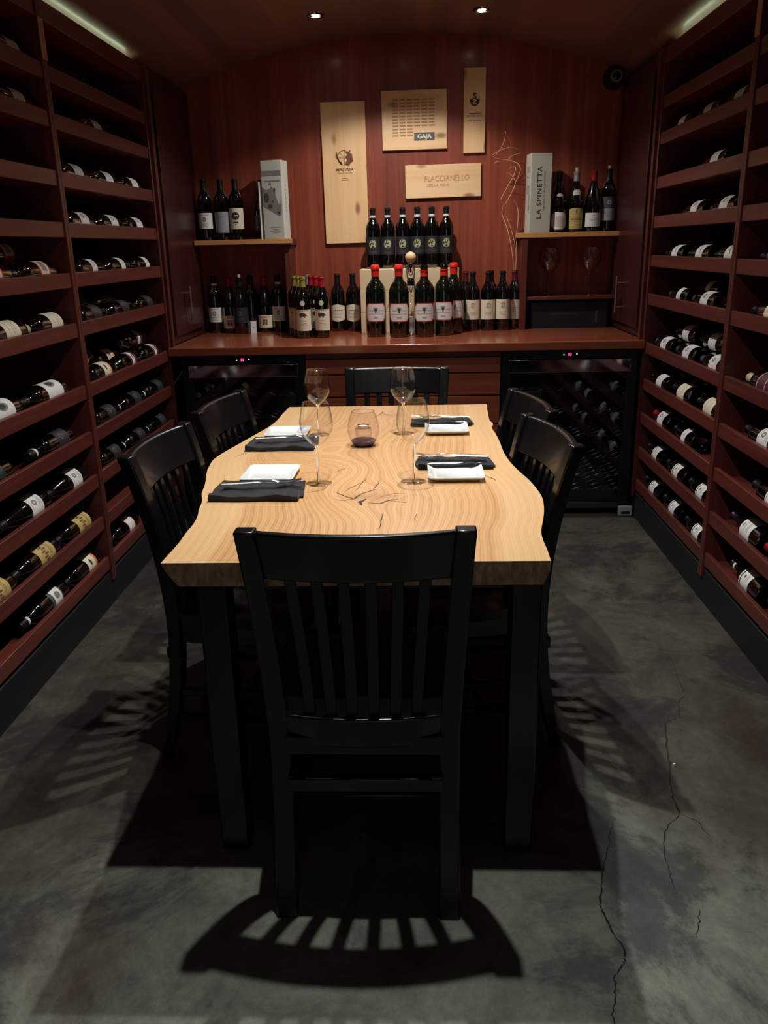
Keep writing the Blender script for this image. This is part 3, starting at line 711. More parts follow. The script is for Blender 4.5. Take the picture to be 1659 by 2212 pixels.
# left rack, bay by the cooler
shelf_row('L', 2, 9, [(3.54, 'white', W)])
shelf_row('L', 2, 8, [(3.22, 'white', W), (3.53, 'white', W), (3.84, 'white', W)])
shelf_row('L', 2, 7, [(3.24, 'white_crest', W), (3.56, 'white_crest', W), (3.90, 'white_crest', W)])
shelf_row('L', 2, 6, [(3.32, 'white_small', W), (3.65, 'white_small', W), (3.985, 'white_small', W)])
shelf_row('L', 2, 5, [(3.29, 'dark', W), (3.62, 'dark', W), (3.96, 'dark', W), (3.32, 'dark', dict(row=1, up=.03, pos='behind the front row')), (3.66, 'dark', dict(row=1, up=.03, pos='back row centre'))])
shelf_row('L', 2, 4, [(3.32, 'orange', dict(cap='cream')), (3.64, 'maroon', dict(cap='cream')), (3.97, 'maroon', dict(cap='cream')),
                      (3.30, 'orange', dict(row=1, up=.055, pos='raised behind nearest')), (3.60, 'orange', dict(row=1, up=.02, pos='low behind the middle')), (3.90, 'maroon', dict(row=.6, up=.073, band=True, pos='on top at far end'))])
shelf_row('L', 2, 3, [(3.31, 'dark', dict(band=True)), (3.64, 'dark', dict(band=True)), (3.98, 'dark', dict(band=True))])
shelf_row('L', 2, 2, [(3.31, 'dark', dict(band=True)), (3.64, 'dark', dict(band=True)), (3.97, 'dark', dict(band=True))])
shelf_row('L', 2, 1, [(3.32, 'dark', dict(row=2.4, pos='pushed to the back'))])
shelf_row('L', 2, 0, [(3.37, 'red_border', W)])
# left rack, near bay
shelf_row('L', 1, 10, [(2.87, 'white', W)])
shelf_row('L', 1, 9, [(2.86, 'white', W)])
shelf_row('L', 1, 6, [(2.87, 'red', W), (2.53, 'red', W), (2.84, 'red', dict(row=1.2, up=.062, pos='raised behind'))])
shelf_row('L', 1, 5, [(2.57, 'cream', dict(cap='cream')), (2.90, 'cream', dict(cap='cream'))])
shelf_row('L', 1, 4, [(2.45, 'big_feather', W), (2.82, 'big_feather', dict(tilt=62))])
shelf_row('L', 1, 3, [(2.82, 'dark', dict(band=True)), (2.33, 'dark', dict(band=True))])
shelf_row('L', 1, 2, [(2.88, 'white_crest', dict(kind='burgundy')), (2.545, 'white_crest', dict(kind='burgundy'))])
shelf_row('L', 1, 1, [(2.89, 'gold', W), (2.56, 'gold', W), (2.23, 'gold', W)])
shelf_row('L', 1, 0, [(2.89, 'orange', dict(tilt=30)), (2.58, 'green_picture', dict(band=True, tilt=30))])
# right rack, bay by the cooler
shelf_row('R', 2, 9, [(3.86, 'white', W), (3.55, 'white', W), (3.23, 'white', W)])
shelf_row('R', 2, 8, [(3.42, 'white', W)])
shelf_row('R', 2, 7, [(3.61, 'white_crest', dict(cap='wine')), (3.27, 'white_crest', dict(cap='wine'))])
shelf_row('R', 2, 6, [(3.77, 'figure', W), (3.44, 'figure', W), (3.18, 'figure', W)][:2] + [(3.17 - .045, 'figure', dict(row=0, up=0))])
shelf_row('R', 2, 5, [(3.71, 'white_small', dict(cap='slate', tilt=5)), (3.38, 'white_crest', dict(cap='slate')), (3.60, 'white_small', dict(row=1, up=.03, tilt=60, pos='tilted behind'))])
shelf_row('R', 2, 4, [(3.87, 'white_crest', dict(cap='slate')), (3.54, 'white_crest', dict(cap='slate')), (3.21, 'white_crest', dict(cap='slate')),
                      (3.73, 'white_crest', dict(row=.62, up=.066, cap='slate', pos='upper layer farther')), (3.39, 'white_crest', dict(row=.62, up=.066, cap='slate', pos='upper layer nearer'))])
shelf_row('R', 2, 3, [(3.90, 'white', W), (3.56, 'cream', dict(kind='burgundy')), (3.215, 'cream', dict(kind='burgundy')), (3.74, 'dark', dict(row=1, up=.04, pos='raised behind the white ones'))])
shelf_row('R', 2, 2, [(3.82, 'white_crest', dict(kind='burgundy', cap='red')), (3.47, 'white_small', W)])
shelf_row('R', 2, 1, [(3.82, 'white_ring_top', W), (3.515, 'white_ring_top', W), (3.205, 'white_ring_top', W)])
shelf_row('R', 2, 0, [(3.85, 'white_ring_top', W), (3.53, 'white_ring_top', W), (3.205, 'white_ring_top', W), (3.33, 'white', dict(row=1, up=.03, tilt=60, pos='behind'))])
# right rack, near bay
shelf_row('R', 1, 6, [(2.72, 'dark', W)])
shelf_row('R', 1, 5, [(2.74, 'cream', W)])
shelf_row('R', 1, 4, [(2.72, 'maroon_lines', dict(cap='cream'))])
shelf_row('R', 1, 3, [(2.68, 'white_crest', W)])
shelf_row('R', 1, 2, [(2.56, 'white_crest', W)])
shelf_row('R', 1, 1, [(2.73, 'white', dict(kind='burgundy')), (2.40, 'white', dict(cap='red'))])
shelf_row('R', 1, 0, [(2.68, 'white_ring_top', dict(kind='burgundy', band=True)), (2.34, 'white_ring_top', dict(kind='burgundy', band=True))])

# bottles inside the right cooler
for i, (dx, z, rz) in enumerate([(-.02, .66, 0), (.10, .66, 0), (.20, .66, 0), (.04, .54, 0), (.15, .54, 0), (.10, .42, 0), (.21, .42, 0)]):
    o = bottle(None, cap='slate'); o.matrix_world = Matrix(((1, 0, 0, .768 + dx), (0, 0, -1, 4.12 + .44), (0, 1, 0, z + .046), (0, 0, 0, 1)))
    tag(o, 'dark bottle lying on the %s wire shelf inside the right wine cooler, %s' % (('upper', 'upper', 'upper', 'middle', 'middle', 'lower', 'lower')[i], ('leftmost', 'middle', 'rightmost', 'left', 'right', 'left', 'right')[i]), 'bottle', 'bottles in the right cooler')

# ------------------------------------------------------------------ bottles standing at the back
G1 = 'bottles on the left wall shelf'; ZSH = 1.434; ZC = .914
stand('white_crest', -1.190, 4.835, ZSH, 'white-labelled bottle at the left end of the left wall shelf', G1, cap='black')
stand('grey', -1.095, 4.835, ZSH, 'grey-labelled bottle second on the left wall shelf', G1)
stand('crest_black', -1.012, 4.835, ZSH, 'cream-labelled bottle with black oval, third on the left wall shelf', G1, cap='black')
stand('blue', -.868, 4.850, ZSH, 'blue-labelled bottle partly behind the pale gift box', G1, kind='burgundy', cap='wine')
G2 = 'bottles on the counter under the left shelf'
stand('white_crest', -1.185, 4.865, ZC, 'leftmost counter bottle, white label and white neck band', G2, band=True)
stand('k_square', -1.096, 4.86, ZC, 'red-capped wide bottle with brown square label, left of the dark bottle', G2, kind='burgundy', cap='red')
stand('dark', -1.020, 4.80, ZC, 'dark-labelled bottle standing between two red-capped bottles', G2, cap='black', kind='burgundy', cork=True)
stand(None, -.974, 4.887, ZC, 'unlabelled dark bottle behind the dark-labelled one', G2)
stand('k_square', -.890, 4.87, ZC, 'red-capped wide bottle with cream square label, right of the dark bottle', G2, kind='burgundy', cap='red')
stand('white_crest', -.808, 4.865, ZC, 'white-labelled banded bottle next to the shelf upright', G2, band=True)
c_ = MB().box(-.017, .017, -.0015, .0015, 0, .07).build('info_card', m_lab_white, None, (-.955, 4.80, ZC)); c_.rotation_euler = (math.radians(-8), 0, 0); tag(c_, 'small white card standing between bottles under the left shelf', 'card')
v, f = txt2d('10', .012, .0004); MB().add([(p[0] * .6, -.0017, p[1] + .03) for p in v], f).build('lettering', m_ink, c_, smooth=False)
G3 = 'animal-label bottles grouped on the counter'
stand('beast', -.610, 4.475, ZC, 'animal-label bottle in front left with gold cap', G3, cap='gold', medal=True)
stand('beast', -.509, 4.48, ZC, 'animal-label bottle in front right with red cap', G3, cap='red', medal=True)
stand('beast', -.642, 4.565, ZC, 'gold-capped animal-label bottle just behind the front left one', G3, cap='gold', medal=True)
stand('beast', -.677, 4.655, ZC, 'rearmost gold-capped bottle of the animal-label group', G3, cap='gold', medal=True)
stand('beast', -.553, 4.60, ZC, 'red-capped bottle directly behind the front pair of animal-label bottles', G3, cap='red', medal=True)
stand('beast', -.590, 4.69, ZC, 'rearmost red-capped bottle of the animal-label group', G3, cap='red', medal=True)
stand('beast', -.618, 4.775, ZC, 'silver-capped bottle at the back of the animal-label group', G3, cap='silver', medal=True)
G4 = 'pair with hexagonal labels'
stand('hexagon', -.456, 4.835, ZC, 'left bottle of the pair with cream hexagonal labels', G4)
stand('hexagon', -.366, 4.825, ZC, 'right bottle of the pair with cream hexagonal labels', G4)
G5 = 'red-waxed magnum bottles'
stand('magnum', -.218, 4.495, ZC, 'large red-waxed bottle at the left end of the big bottles', G5, kind='magnum', wax=True)
stand('magnum', -.091, 4.455, ZC, 'large red-waxed bottle just left of the ball-topped corkscrew', G5, kind='magnum', wax=True)
stand('magnum', .043, 4.445, ZC, 'large opened bottle just right of the ball-topped corkscrew', G5, kind='magnum', open_=True)
stand('magnum', .150, 4.51, ZC, 'large opened bottle fourth from left with red collar', G5, kind='magnum', open_=True, rz=-.12)
stand('magnum', .206, 4.612, ZC, 'large red-waxed bottle behind the fourth big one', G5, kind='magnum', wax=True)
G6 = 'swirl-label bottles right of the big ones'
stand('tiny_corner', .283, 4.80, ZC, 'dark bottle with small low label behind the swirl-label bottles', 'odd bottles behind', cap='wine')
stand('swirl', .319, 4.725, ZC, 'leftmost of three swirl-label bottles', G6)
stand('swirl', .405, 4.715, ZC, 'middle of three swirl-label bottles', G6)
stand('swirl', .487, 4.725, ZC, 'rightmost of three swirl-label bottles', G6)
stand(None, .430, 4.83, ZC, 'unlabelled bottle hidden behind the middle swirl-label bottle', 'odd bottles behind')
G7 = 'bottles on the right wall shelf'
stand('shield', .794, 4.82, ZSH, 'long-necked bottle with scalloped label next to the tall grey box', G7, kind='burgundy')
stand('gold_arch', .888, 4.82, ZSH, 'gold-labelled bottle with silver neck foil on right wall shelf', G7, kind='burgundy', cap='silver', cork=True)
stand('white_low', .982, 4.815, ZSH, 'red-capped bottle with low white label on right wall shelf', G7, kind='burgundy', cap='red')
stand('dark_over_white', 1.068, 4.835, ZSH, 'rightmost bottle on right wall shelf with cork showing', G7, cork=True)
G8 = 'black-label bottles on the wooden crate'
for i, x in enumerate((-.240, -.157, -.072, .010, .091, .172)):
    stand('black_emblem', x, 4.80, 1.262, '%s of six black-label bottles standing on the wooden crate' % ('leftmost', 'second from left', 'third from left', 'third from right', 'second from right', 'rightmost')[i], G8, band=True)

# bottle vase with dried twigs
stand('side_text', .560, 4.79, ZC, 'open bottle used as a vase for the dried twigs', 'odd bottles behind', cap='wine', rz=.5)
def PX(pts, y): return [(a, y + q, z) for (a, z), q in zip(pts, [0.0] * len(pts))]
tw = [([(.556, 1.228), (.545, 1.30), (.532, 1.38), (.510, 1.47), (.488, 1.53), (.480, 1.56), (.487, 1.60)], .0022),
      ([(.560, 1.228), (.562, 1.31), (.555, 1.37), (.545, 1.42), (.525, 1.49), (.505, 1.54)], .0018),
      ([(.563, 1.228), (.566, 1.32), (.560, 1.42), (.567, 1.50), (.569, 1.56), (.560, 1.60), (.540, 1.63), (.524, 1.645)], .0018),
      ([(.495, 1.60), (.515, 1.64), (.535, 1.68), (.548, 1.72), (.540, 1.745), (.522, 1.765), (.50, 1.775)], .0018),
      ([(.47, 1.63), (.50, 1.69), (.532, 1.745), (.545, 1.78), (.548, 1.80), (.535, 1.805), (.515, 1.795)], .0016),
      ([(.548, 1.72), (.562, 1.75), (.572, 1.785), (.562, 1.815), (.54, 1.83), (.505, 1.842), (.47, 1.846), (.42, 1.862), (.45, 1.885), (.49, 1.90), (.53, 1.902), (.56, 1.897)], .0016),
      ([(.44, 1.87), (.466, 1.905), (.483, 1.945), (.490, 1.985), (.505, 1.96), (.512, 1.925), (.503, 1.90)], .0010),
      ([(.430, 1.825), (.455, 1.833), (.48, 1.832)], .0009), ([(.506, 1.845), (.53, 1.862), (.57, 1.872)], .0010), ([(.524, 1.80), (.518, 1.84), (.507, 1.86)], .0010)]
mb = MB()
for pts, r in tw:
    P = [(x, 4.785 - .02 * math.sin(i * .9), z - .045 * (z - 1.228)) for i, (x, z) in enumerate(pts)]
    # smooth
    Q = []
    for i in range(len(P) - 1):
        p0, p1, p2, p3 = [Vector(P[max(0, min(len(P) - 1, i + k))]) for k in (-1, 0, 1, 2)]
        for j in range(5):
            t = j / 5; Q.append(.5 * ((2 * p1) + (p2 - p0) * t + (2 * p0 - 5 * p1 + 4 * p2 - p3) * t * t + (3 * p1 - p0 - 3 * p2 + p3) * t ** 3))
    Q.append(Vector(P[-1])); mb.tube(Q, [1.5 * r * (1 - .6 * i / len(Q)) for i in range(len(Q))], 6)
tag(mb.build('dried_twigs', m_twig), 'thin curly dried twigs rising from a bottle beside the right shelf', 'twigs')

# lever corkscrew with wooden ball
t = empty('lever_corkscrew', (-.028, 4.53, ZC), 0, 'tall chrome lever corkscrew topped with a round wooden ball', 'corkscrew')
MB().lathe([(0, .0), (.032, 0), (.034, .004), (.030, .012), (.018, .016), (.0, .016)], 28).build('base', m_chrome, t)
mb = MB(); mb.box(-.016, .016, -.006, .018, .014, .10); mb.tube([(-.018, 0, .10), (-.018, 0, .30)], .0035, 8); mb.tube([(.018, 0, .10), (.018, 0, .30)], .0035, 8); mb.build('stand_frame', m_chrome, t, bevel=.002)
MB().lathe([(0, .262), (.014, .262), (.018, .27), (.018, .288), (.0, .29)], 24).build('collar', m_blackplastic, t)
MB().lathe([(.0, .290), (.020, .290), (.021, .295), (.020, .302), (.0, .303)], 24).build('chrome_ring', m_chrome, t)
mb = MB(); mb.tube([(-.017, 0, .30), (-.020, -.003, .33), (-.020, -.006, .355), (-.010, -.008, .378), (.010, -.008, .378), (.020, -.006, .355), (.020, -.003, .33), (.017, 0, .30)], .0045, 10)
mb.tube([(-.010, -.004, .375), (-.013, -.008, .345), (-.008, -.008, .32), (0, -.008, .314), (.008, -.008, .32), (.013, -.008, .345), (.010, -.004, .375)], .0028, 8); mb.build('yoke', m_chrome, t)
MB().box(-.006, .006, -.010, -.002, .33, .372).build('black_inset', m_blackplastic, t, bevel=.002)
mb = MB(); mb.tube([(-.010, 0, .262), (-.002, 0, .225)], .0018, 6); mb.tube([(.010, 0, .262), (.003, 0, .225)], .0018, 6); mb.tube([(.0 + .003 * math.cos(i * .9), .003 * math.sin(i * .9), .262 - i * .0025) for i in range(40)], .0012, 5); mb.build('worm', m_chrome, t)
MB().lathe([(0.0001, -.0295)] + [(.0295 * math.cos(a), .0295 * math.sin(a)) for a in [(-80 + 16 * i) * PI / 180 for i in range(11)]] + [(0.0001, .0295)], 32, 0, (0, -.004, .408)).build('ball_knob', m_knob, t)

# wooden crate standing behind
t = empty('wooden_crate', (-.037, 4.77, ZC), 0, 'pale wooden wine crate on the counter carrying six black-label bottles', 'crate')
for i in range(3):
    MB().box(-.275, .275, -.100, -.088, i * .116, i * .116 + .1145).build('plank', m_pine_pale, t, bevel=.0015)
MB().box(-.275, .275, -.088, .15, 0, .347).build('crate_body', m_pine_pale, t, bevel=.002)
mb = MB()
for s, sz, x, z in (('V', .075, -.135, .135), ('gil', .06, .035, .135), ('~', .06, .02, .2)):
    v, f = txt2d(s, sz, -.001); mb.add([(p[0] + x, -.1006, p[1] + z) for p in v], f)
for k in range(4): mb.box(.0 - .02, .05, -.1006, -.1002, .225 + k * .008, .2262 + k * .008)
mb.build('branding', m_ink_tan, t, smooth=False)

# gift boxes on the wall shelves
t = MB().box(-.060, .060, -.045, .045, 0, .405).build('gift_box', m_card2, None, (-.775, 4.775, ZSH), bevel=.0015); t.rotation_euler = (0, 0, math.radians(-14))
tag(t, 'pale tall gift box with grey animal head on the left wall shelf', 'box')
mb = MB(); yy = -.0456
mb.box(-.056, .056, yy, yy + .0003, .325, .352); mb.box(-.042, .046, yy, yy + .0003, .296, .303); mb.box(-.018, -.003, yy, yy + .0003, .280, .292)
head = [(-.058, .27), (-.035, .255), (-.012, .262), (-.004, .275), (.006, .262), (.012, .266), (.020, .262), (.018, .245), (.022, .215), (.035, .185), (.044, .178), (.052, .215), (.054, .18), (.050, .125), (.036, .118), (.020, .128), (-.020, .150), (-.045, .165), (-.058, .175)]
from mathutils.geometry import tessellate_polygon
b = len(mb.v); mb.v += [(x, yy, z) for x, z in head]
for tri in tessellate_polygon([[Vector((x, z, 0)) for x, z in head]]): mb.f.append(tuple(b + i for i in tri)); mb.m.append(0)
for z, hw in ((.060, .03), (.048, .016), (.040, .034), (.033, .02)): mb.box(-hw + .01, hw + .01, yy, yy + .0003, z, z + .0022)
mb.build('print', m_ink_soft, t, smooth=False)
mb = MB(); yy -= .0003
for (x, z, a, c) in ((-.035, .215, .016, .026), (-.015, .17, .014, .012), (.014, .252, .006, .010), (.034, .135, .008, .008), (.0, .195, .006, .005)):
    k = 14; b = len(mb.v); mb.v += [(x + a * math.cos(2 * PI * i / k), yy, z + c * math.sin(2 * PI * i / k)) for i in range(k)]; mb.f.append(tuple(b + i for i in range(k))); mb.m.append(0)
mb.build('print_shading', m_lab_darkgrey, t, smooth=False)
fl_ = MB().box(-.001, .001, -.05, .0, .0, .30).build('loose_flap', m_card2, t, (-.062, -.0, 0)); fl_.rotation_euler = (0, 0, math.radians(-20))
v, f = txt2d('LA SPINETTA', .03, .0002, 1.15)
MB().add([(.0605, -p[1] * -1 * .6, p[0] * 1.0 + .19) for p in v], f).build('side_lettering', m_ink_soft, t, smooth=False)

t = MB().box(-.058, .058, -.045, .045, 0, .405).build('gift_box', m_card, None, (.676, 4.79, ZSH), bevel=.0015); t.rotation_euler = (0, 0, math.radians(10))
tag(t, 'tall grey box lettered LA SPINETTA standing on the right wall shelf', 'box')
v, f = txt2d('LA SPINETTA', .040, .0003, 1.18)
L = max(p[0] for p in v) - min(p[0] for p in v); k = .265 / L
MB().add([(-p[1] * .9 - .008, -.0457, p[0] * k + .205) for p in v], f).build('lettering', m_ink, t, smooth=False)
v, f = txt2d('vignaioli in alto piemonte', .018, 0, 1.0); L = max(p[0] for p in v) - min(p[0] for p in v); k = .20 / L
MB().add([(-p[1] * .8 + .018, -.0457, p[0] * k + .215) for p in v], f).build('small_lettering', m_ink_soft, t, smooth=False)
mb = MB()
for z0, z1, a, b_ in ((.31, .34, -.03, .03), (.285, .29, -.02, .02), (.20, .245, -.02, .025), (.12, .20, -.03, .0), (.10, .14, -.025, -.012)): mb.box(-.0586, -.0582, a, b_, z0, z1)
mb.build('side_print', m_lab_grey, t, smooth=False)

t = MB().box(-.215, .215, -.05, .10, 0, .145).build('presentation_box', m_box_black, None, (.868, 4.80, ZC), bevel=.003)
tag(t, 'long black box lying on the counter under the right shelf', 'box')
v, f = txt2d('ROBERTO VOERZIO', .016, 0); MB().add([(p[0] - .03, -.0508, p[1] * .7 + .08) for p in v], f).build('lettering', m_lab_darkgrey, t, smooth=False)
MB().box(.15, .158, -.0508, -.0502, .03, .10).build('side_mark', m_lab_darkgrey, t, smooth=False)

# ------------------------------------------------------------------ boards on the back wall
def board(name, x0, x1, z0, z1, label, m, rot=0.0, th=.018):
    o = MB().box(-(x1 - x0) / 2, (x1 - x0) / 2, -th, 0, -(z1 - z0) / 2, (z1 - z0) / 2).build(name, m, None, ((x0 + x1) / 2, YB - .001, (z0 + z1) / 2), bevel=.0015)
    o.rotation_euler = (0, rot, 0); return tag(o, label, 'sign board', 'wooden crate panels on the back wall')
def burn(o, items, m, yy, name='branding'):
    mb = MB()
    for it in items:
        if it[0] == 't':
            _, s, sz, x, z, w_, sh = it[:7]; v, f = txt2d(s, sz, it[7] if len(it) > 7 else 0.0)
            v0 = max(p[0] for p in v) - min(p[0] for p in v); k = w_ / v0
            mb.add([(p[0] * k + x + sh * p[1], yy, p[1] + z) for p in v], f)
        elif it[0] == 'r': _, a, b, c, d = it; mb.box(a, b, yy, yy + .0002, c, d)
        elif it[0] == 'ring':
            _, x, z, ro, ri, a0, a1 = it; n = 28; vs = []; fs = []
            for i in range(n + 1):
                a = a0 + (a1 - a0) * i / n
                for q in (ri, ro): vs.append((x + q * math.cos(a), yy, z + q * math.sin(a)))
            for i in range(n): fs.append((2 * i, 2 * i + 1, 2 * i + 3, 2 * i + 2))
            mb.add(vs, fs)
        elif it[0] == 'p': b = len(mb.v); mb.v += [(x, yy, z) for x, z in it[1]]; mb.f.append(tuple(range(b, b + len(it[1])))); mb.m.append(0)
    return mb.build(name, m, o, smooth=False)
yy = -.0186
o = board('crate_panel', -.519, -.272, 1.403, 2.143, 'tallest pine board on back wall, branded MALVIRA', m_pine_v, math.radians(-.3))
cx, cz = .0, .085
it = [('ring', cx - .0, cz, .040, .036, 1.4, 4.9), ('r', cx - .0015, cx + .0015, cz - .038, cz + .038), ('r', cx - .036, cx, cz - .0012, cz + .0012),
      ('p', [(cx, cz + .002), (cx - .024, cz + .026), (cx - .026, cz + .024), (cx, cz - .001)]), ('p', [(cx, cz - .002), (cx - .024, cz - .026), (cx - .022, cz - .028), (cx, cz + .001)]),
      ('p', [(cx - .048, cz + .028), (cx - .040, cz + .030), (cx - .036, cz), (cx - .042, cz - .006), (cx - .050, cz + .006)]), ('p', [(cx - .036, cz), (cx - .042, cz - .006), (cx - .018, cz - .040), (cx - .012, cz - .034)]),
      ('p', [(cx + .002, cz + .036), (cx + .020, cz + .033), (cx + .034, cz + .022), (cx + .044, cz + .018), (cx + .046, cz - .004), (cx + .050, cz - .018), (cx + .034, cz - .030), (cx + .022, cz - .044), (cx + .002, cz - .036), (cx + .014, cz - .01), (cx + .002, cz + .004), (cx + .016, cz + .014)]),
      ('p', [(cx + .022, cz + .030), (cx + .034, cz + .040), (cx + .037, cz + .037), (cx + .030, cz + .024)]),
      ('t', 'MALVIRA', .020, -.0, .022, .098, .25, .0006), ('t', 'Azienda Agricola', .010, 0, .006, .082, .2), ('r', -.018, .016, -.024, -.022), ('r', -.021, .020, -.033, -.0305)]
burn(o, it, m_ink_brown, yy)
o = board('crate_panel', -.181, .177, 1.890, 2.190, 'square pine board lettered GAJA on back wall', m_pine_h, math.radians(-.4))
its = []
for r in range(12):
    for c in range(6):
        if r >= 9 and c >= 3: continue
        x = -.122 + c * .0405; z = .098 - r * .0163; its.append(('r', x, x + .032, z, z + .0075))
burn(o, its, m_ink_tan, yy)
burn(o, [('r', -.002, .112, -.105, -.064)], mat('sign_grey', (92, 94, 90), .7), yy, 'plate')
burn(o, [('t', 'GAJA', .030, .055, -.0845, .080, 0, .0012)], m_lab_cream, yy - .0004, 'lettering')
o = board('crate_panel', .270, .389, 1.865, 2.290, 'narrow upright pine board with double S emblem on back wall', m_pine_v)
z = .058; n = 20
burn(o, [('ring', 0, z, .027, .0255, 0, PI), ('p', [(.027 * math.cos(PI + PI * i / n), z + .036 * math.sin(PI + PI * i / n)) for i in range(n + 1)]), ('t', 'S', .042, 0, z + .014, .022, 0, .0012),
         ('r', -.030, .032, -.0135, -.011), ('t', 'SETTEPONTI', .014, 0, -.027, .085, 0), ('t', 'vigna di Pallino', .010, 0, -.048, .075, 0)], m_ink_dk, yy)
burn(o, [('t', 'S', .036, 0, z - .016, -.020, 0, .001)], m_pine_pale, yy - .0004, 'pale_letter')
o = board('crate_panel', -.055, .370, 1.637, 1.811, 'wide low pine board lettered FLACCIANELLO on back wall', m_pine_h, math.radians(-.5))
burn(o, [('t', 'FLACCIANELLO', .042, .022, .012, .250, 0), ('t', 'DELLA PIEVE', .020, -.028, -.022, .125, 0)], m_ink_tan, yy)

# ------------------------------------------------------------------ glassware
def wine_glass_parts(t, s=1.0, bowl_r=.045, H=.226, seg=40, bm=None):
    k = s; R = bowl_r
    foot = [(0, .006), (.004, .0055), (.012, .003), (.034, .0008), (.036, .0), (.034, .0), (0, .0)]
    MB().lathe([(r * k, z * k) for r, z in foot], seg).build('foot', m_rim, t)
    MB().lathe([(.0065 * k, .004 * k), (.0045 * k, .012 * k), (.0034 * k, .03 * k), (.0033 * k, .085 * k), (.0045 * k, .100 * k), (.0075 * k, .106 * k)], 20).build('stem', m_stem, t)
    zb = .105; o = [(.006, zb), (.018, zb + .009), (.032, zb + .024), (.042, zb + .042), (R, zb + .058), (R - .0005, zb + .075), (R - .006, zb + .105), (R - .011, H)]
    # smooth outline
    q = []
    for i in range(len(o) - 1):
        p0, p1, p2, p3 = [Vector((*o[max(0, min(len(o) - 1, i + j))], 0)) for j in (-1, 0, 1, 2)]
        for j in range(4):
            u = j / 4; v = .5 * ((2 * p1) + (p2 - p0) * u + (2 * p0 - 5 * p1 + 4 * p2 - p3) * u * u + (3 * p1 - p0 - 3 * p2 + p3) * u ** 3); q.append((v.x, v.y))
    q.append(o[-1])
    inner = [(max(r - .0012, .0005), z + .0012) for r, z in q[::-1]]; inner[0] = (q[-1][0] - .0012, q[-1][1])
    b_ = MB().lathe([(r * k, z * k) for r, z in q + inner], seg).build('bowl', bm or m_clear, t)
    rim = MB(); rr = (o[-1][0] - .0006) * k
    rim.tube([(rr * math.cos(a), rr * math.sin(a), H * k) for a in [2 * PI * i / 40 for i in range(41)]], .0009, 6, cap=False); rim.build('rim', m_rim, b_)
def wglass(x, y, z, label, group, **k):
    t = empty('wine_glass', (x, y, z), 0, label, 'wine glass', group); wine_glass_parts(t, **k); return t
TZ = .762
GG = 'wine glasses on the table'
wglass(-.273, 2.135, TZ, 'near left wine glass on the table beside the nearest plate', GG)
wglass(-.012, 2.145, TZ, 'near right wine glass on the table between plate and knot', GG)
wglass(-.342, 2.745, TZ, 'far left wine glass on the table, behind the near left one', GG)
wglass(-.048, 2.750, TZ, 'far right wine glass on the table, behind the near right one', GG)
wglass(.752, 4.79, 1.092, 'left empty wine glass under the right wall shelf', 'large glasses under the right shelf', s=1.15, bowl_r=.052, bm=m_clear2)
wglass(.978, 4.79, 1.092, 'right empty wine glass under the right wall shelf', 'large glasses under the right shelf', s=1.15, bowl_r=.052, bm=m_clear2)

t = empty('candle_holder', (-.176, 2.575, TZ), 0, 'rounded smoky purple glass candle holder in the table centre', 'candle holder')
o = [(.024, .002), (.036, .010), (.047, .028), (.0525, .050), (.050, .075), (.043, .098), (.037, .113)]
q = []
for i in range(len(o) - 1):
    p0, p1, p2, p3 = [Vector((*o[max(0, min(len(o) - 1, i + j))], 0)) for j in (-1, 0, 1, 2)]
    for j in range(4):
        u = j / 4; v = .5 * ((2 * p1) + (p2 - p0) * u + (2 * p0 - 5 * p1 + 4 * p2 - p3) * u * u + (3 * p1 - p0 - 3 * p2 + p3) * u ** 3); q.append((v.x, v.y))
q.append(o[-1])
MB().lathe(q + [(r - .0022, z + .001) for r, z in q[::-1]], 44).build('glass_bowl', m_purple, t)
MB().lathe([(0, 0), (.024, 0), (.036, .008), (.042, .018), (.034, .022), (.02, .020), (0, .021)], 36).build('crackled_base', m_purple_base, t)
rim = MB(); rim.tube([(.0365 * math.cos(a), .0365 * math.sin(a), .1135) for a in [2 * PI * i / 44 for i in range(45)]], .0012, 6, cap=False); rim.build('rim', m_rim, t)
t2 = empty('tealight', (-.176, 2.575, TZ + .0245), 0, 'tealight in a clear cup inside the purple candle holder', 'candle')
MB().lathe([(.0, .0), (.022, 0), (.026, .004), (.026, .034), (.0, .034)], 28).build('clear_cup', m_rim, t2)
MB().lathe([(.0, .034), (.0165, .034), (.018, .036), (.018, .044), (.017, .044), (.016, .038), (.0, .038)], 28).build('metal_cup', m_chrome, t2)
MB().lathe([(.0, .038), (.016, .038), (.016, .041), (.0, .042)], 20).build('wax', m_lab_white, t2)
MB().tube([(0, 0, .041), (.0005, 0, .049)], .0007, 6).build('wick', m_ink, t2)

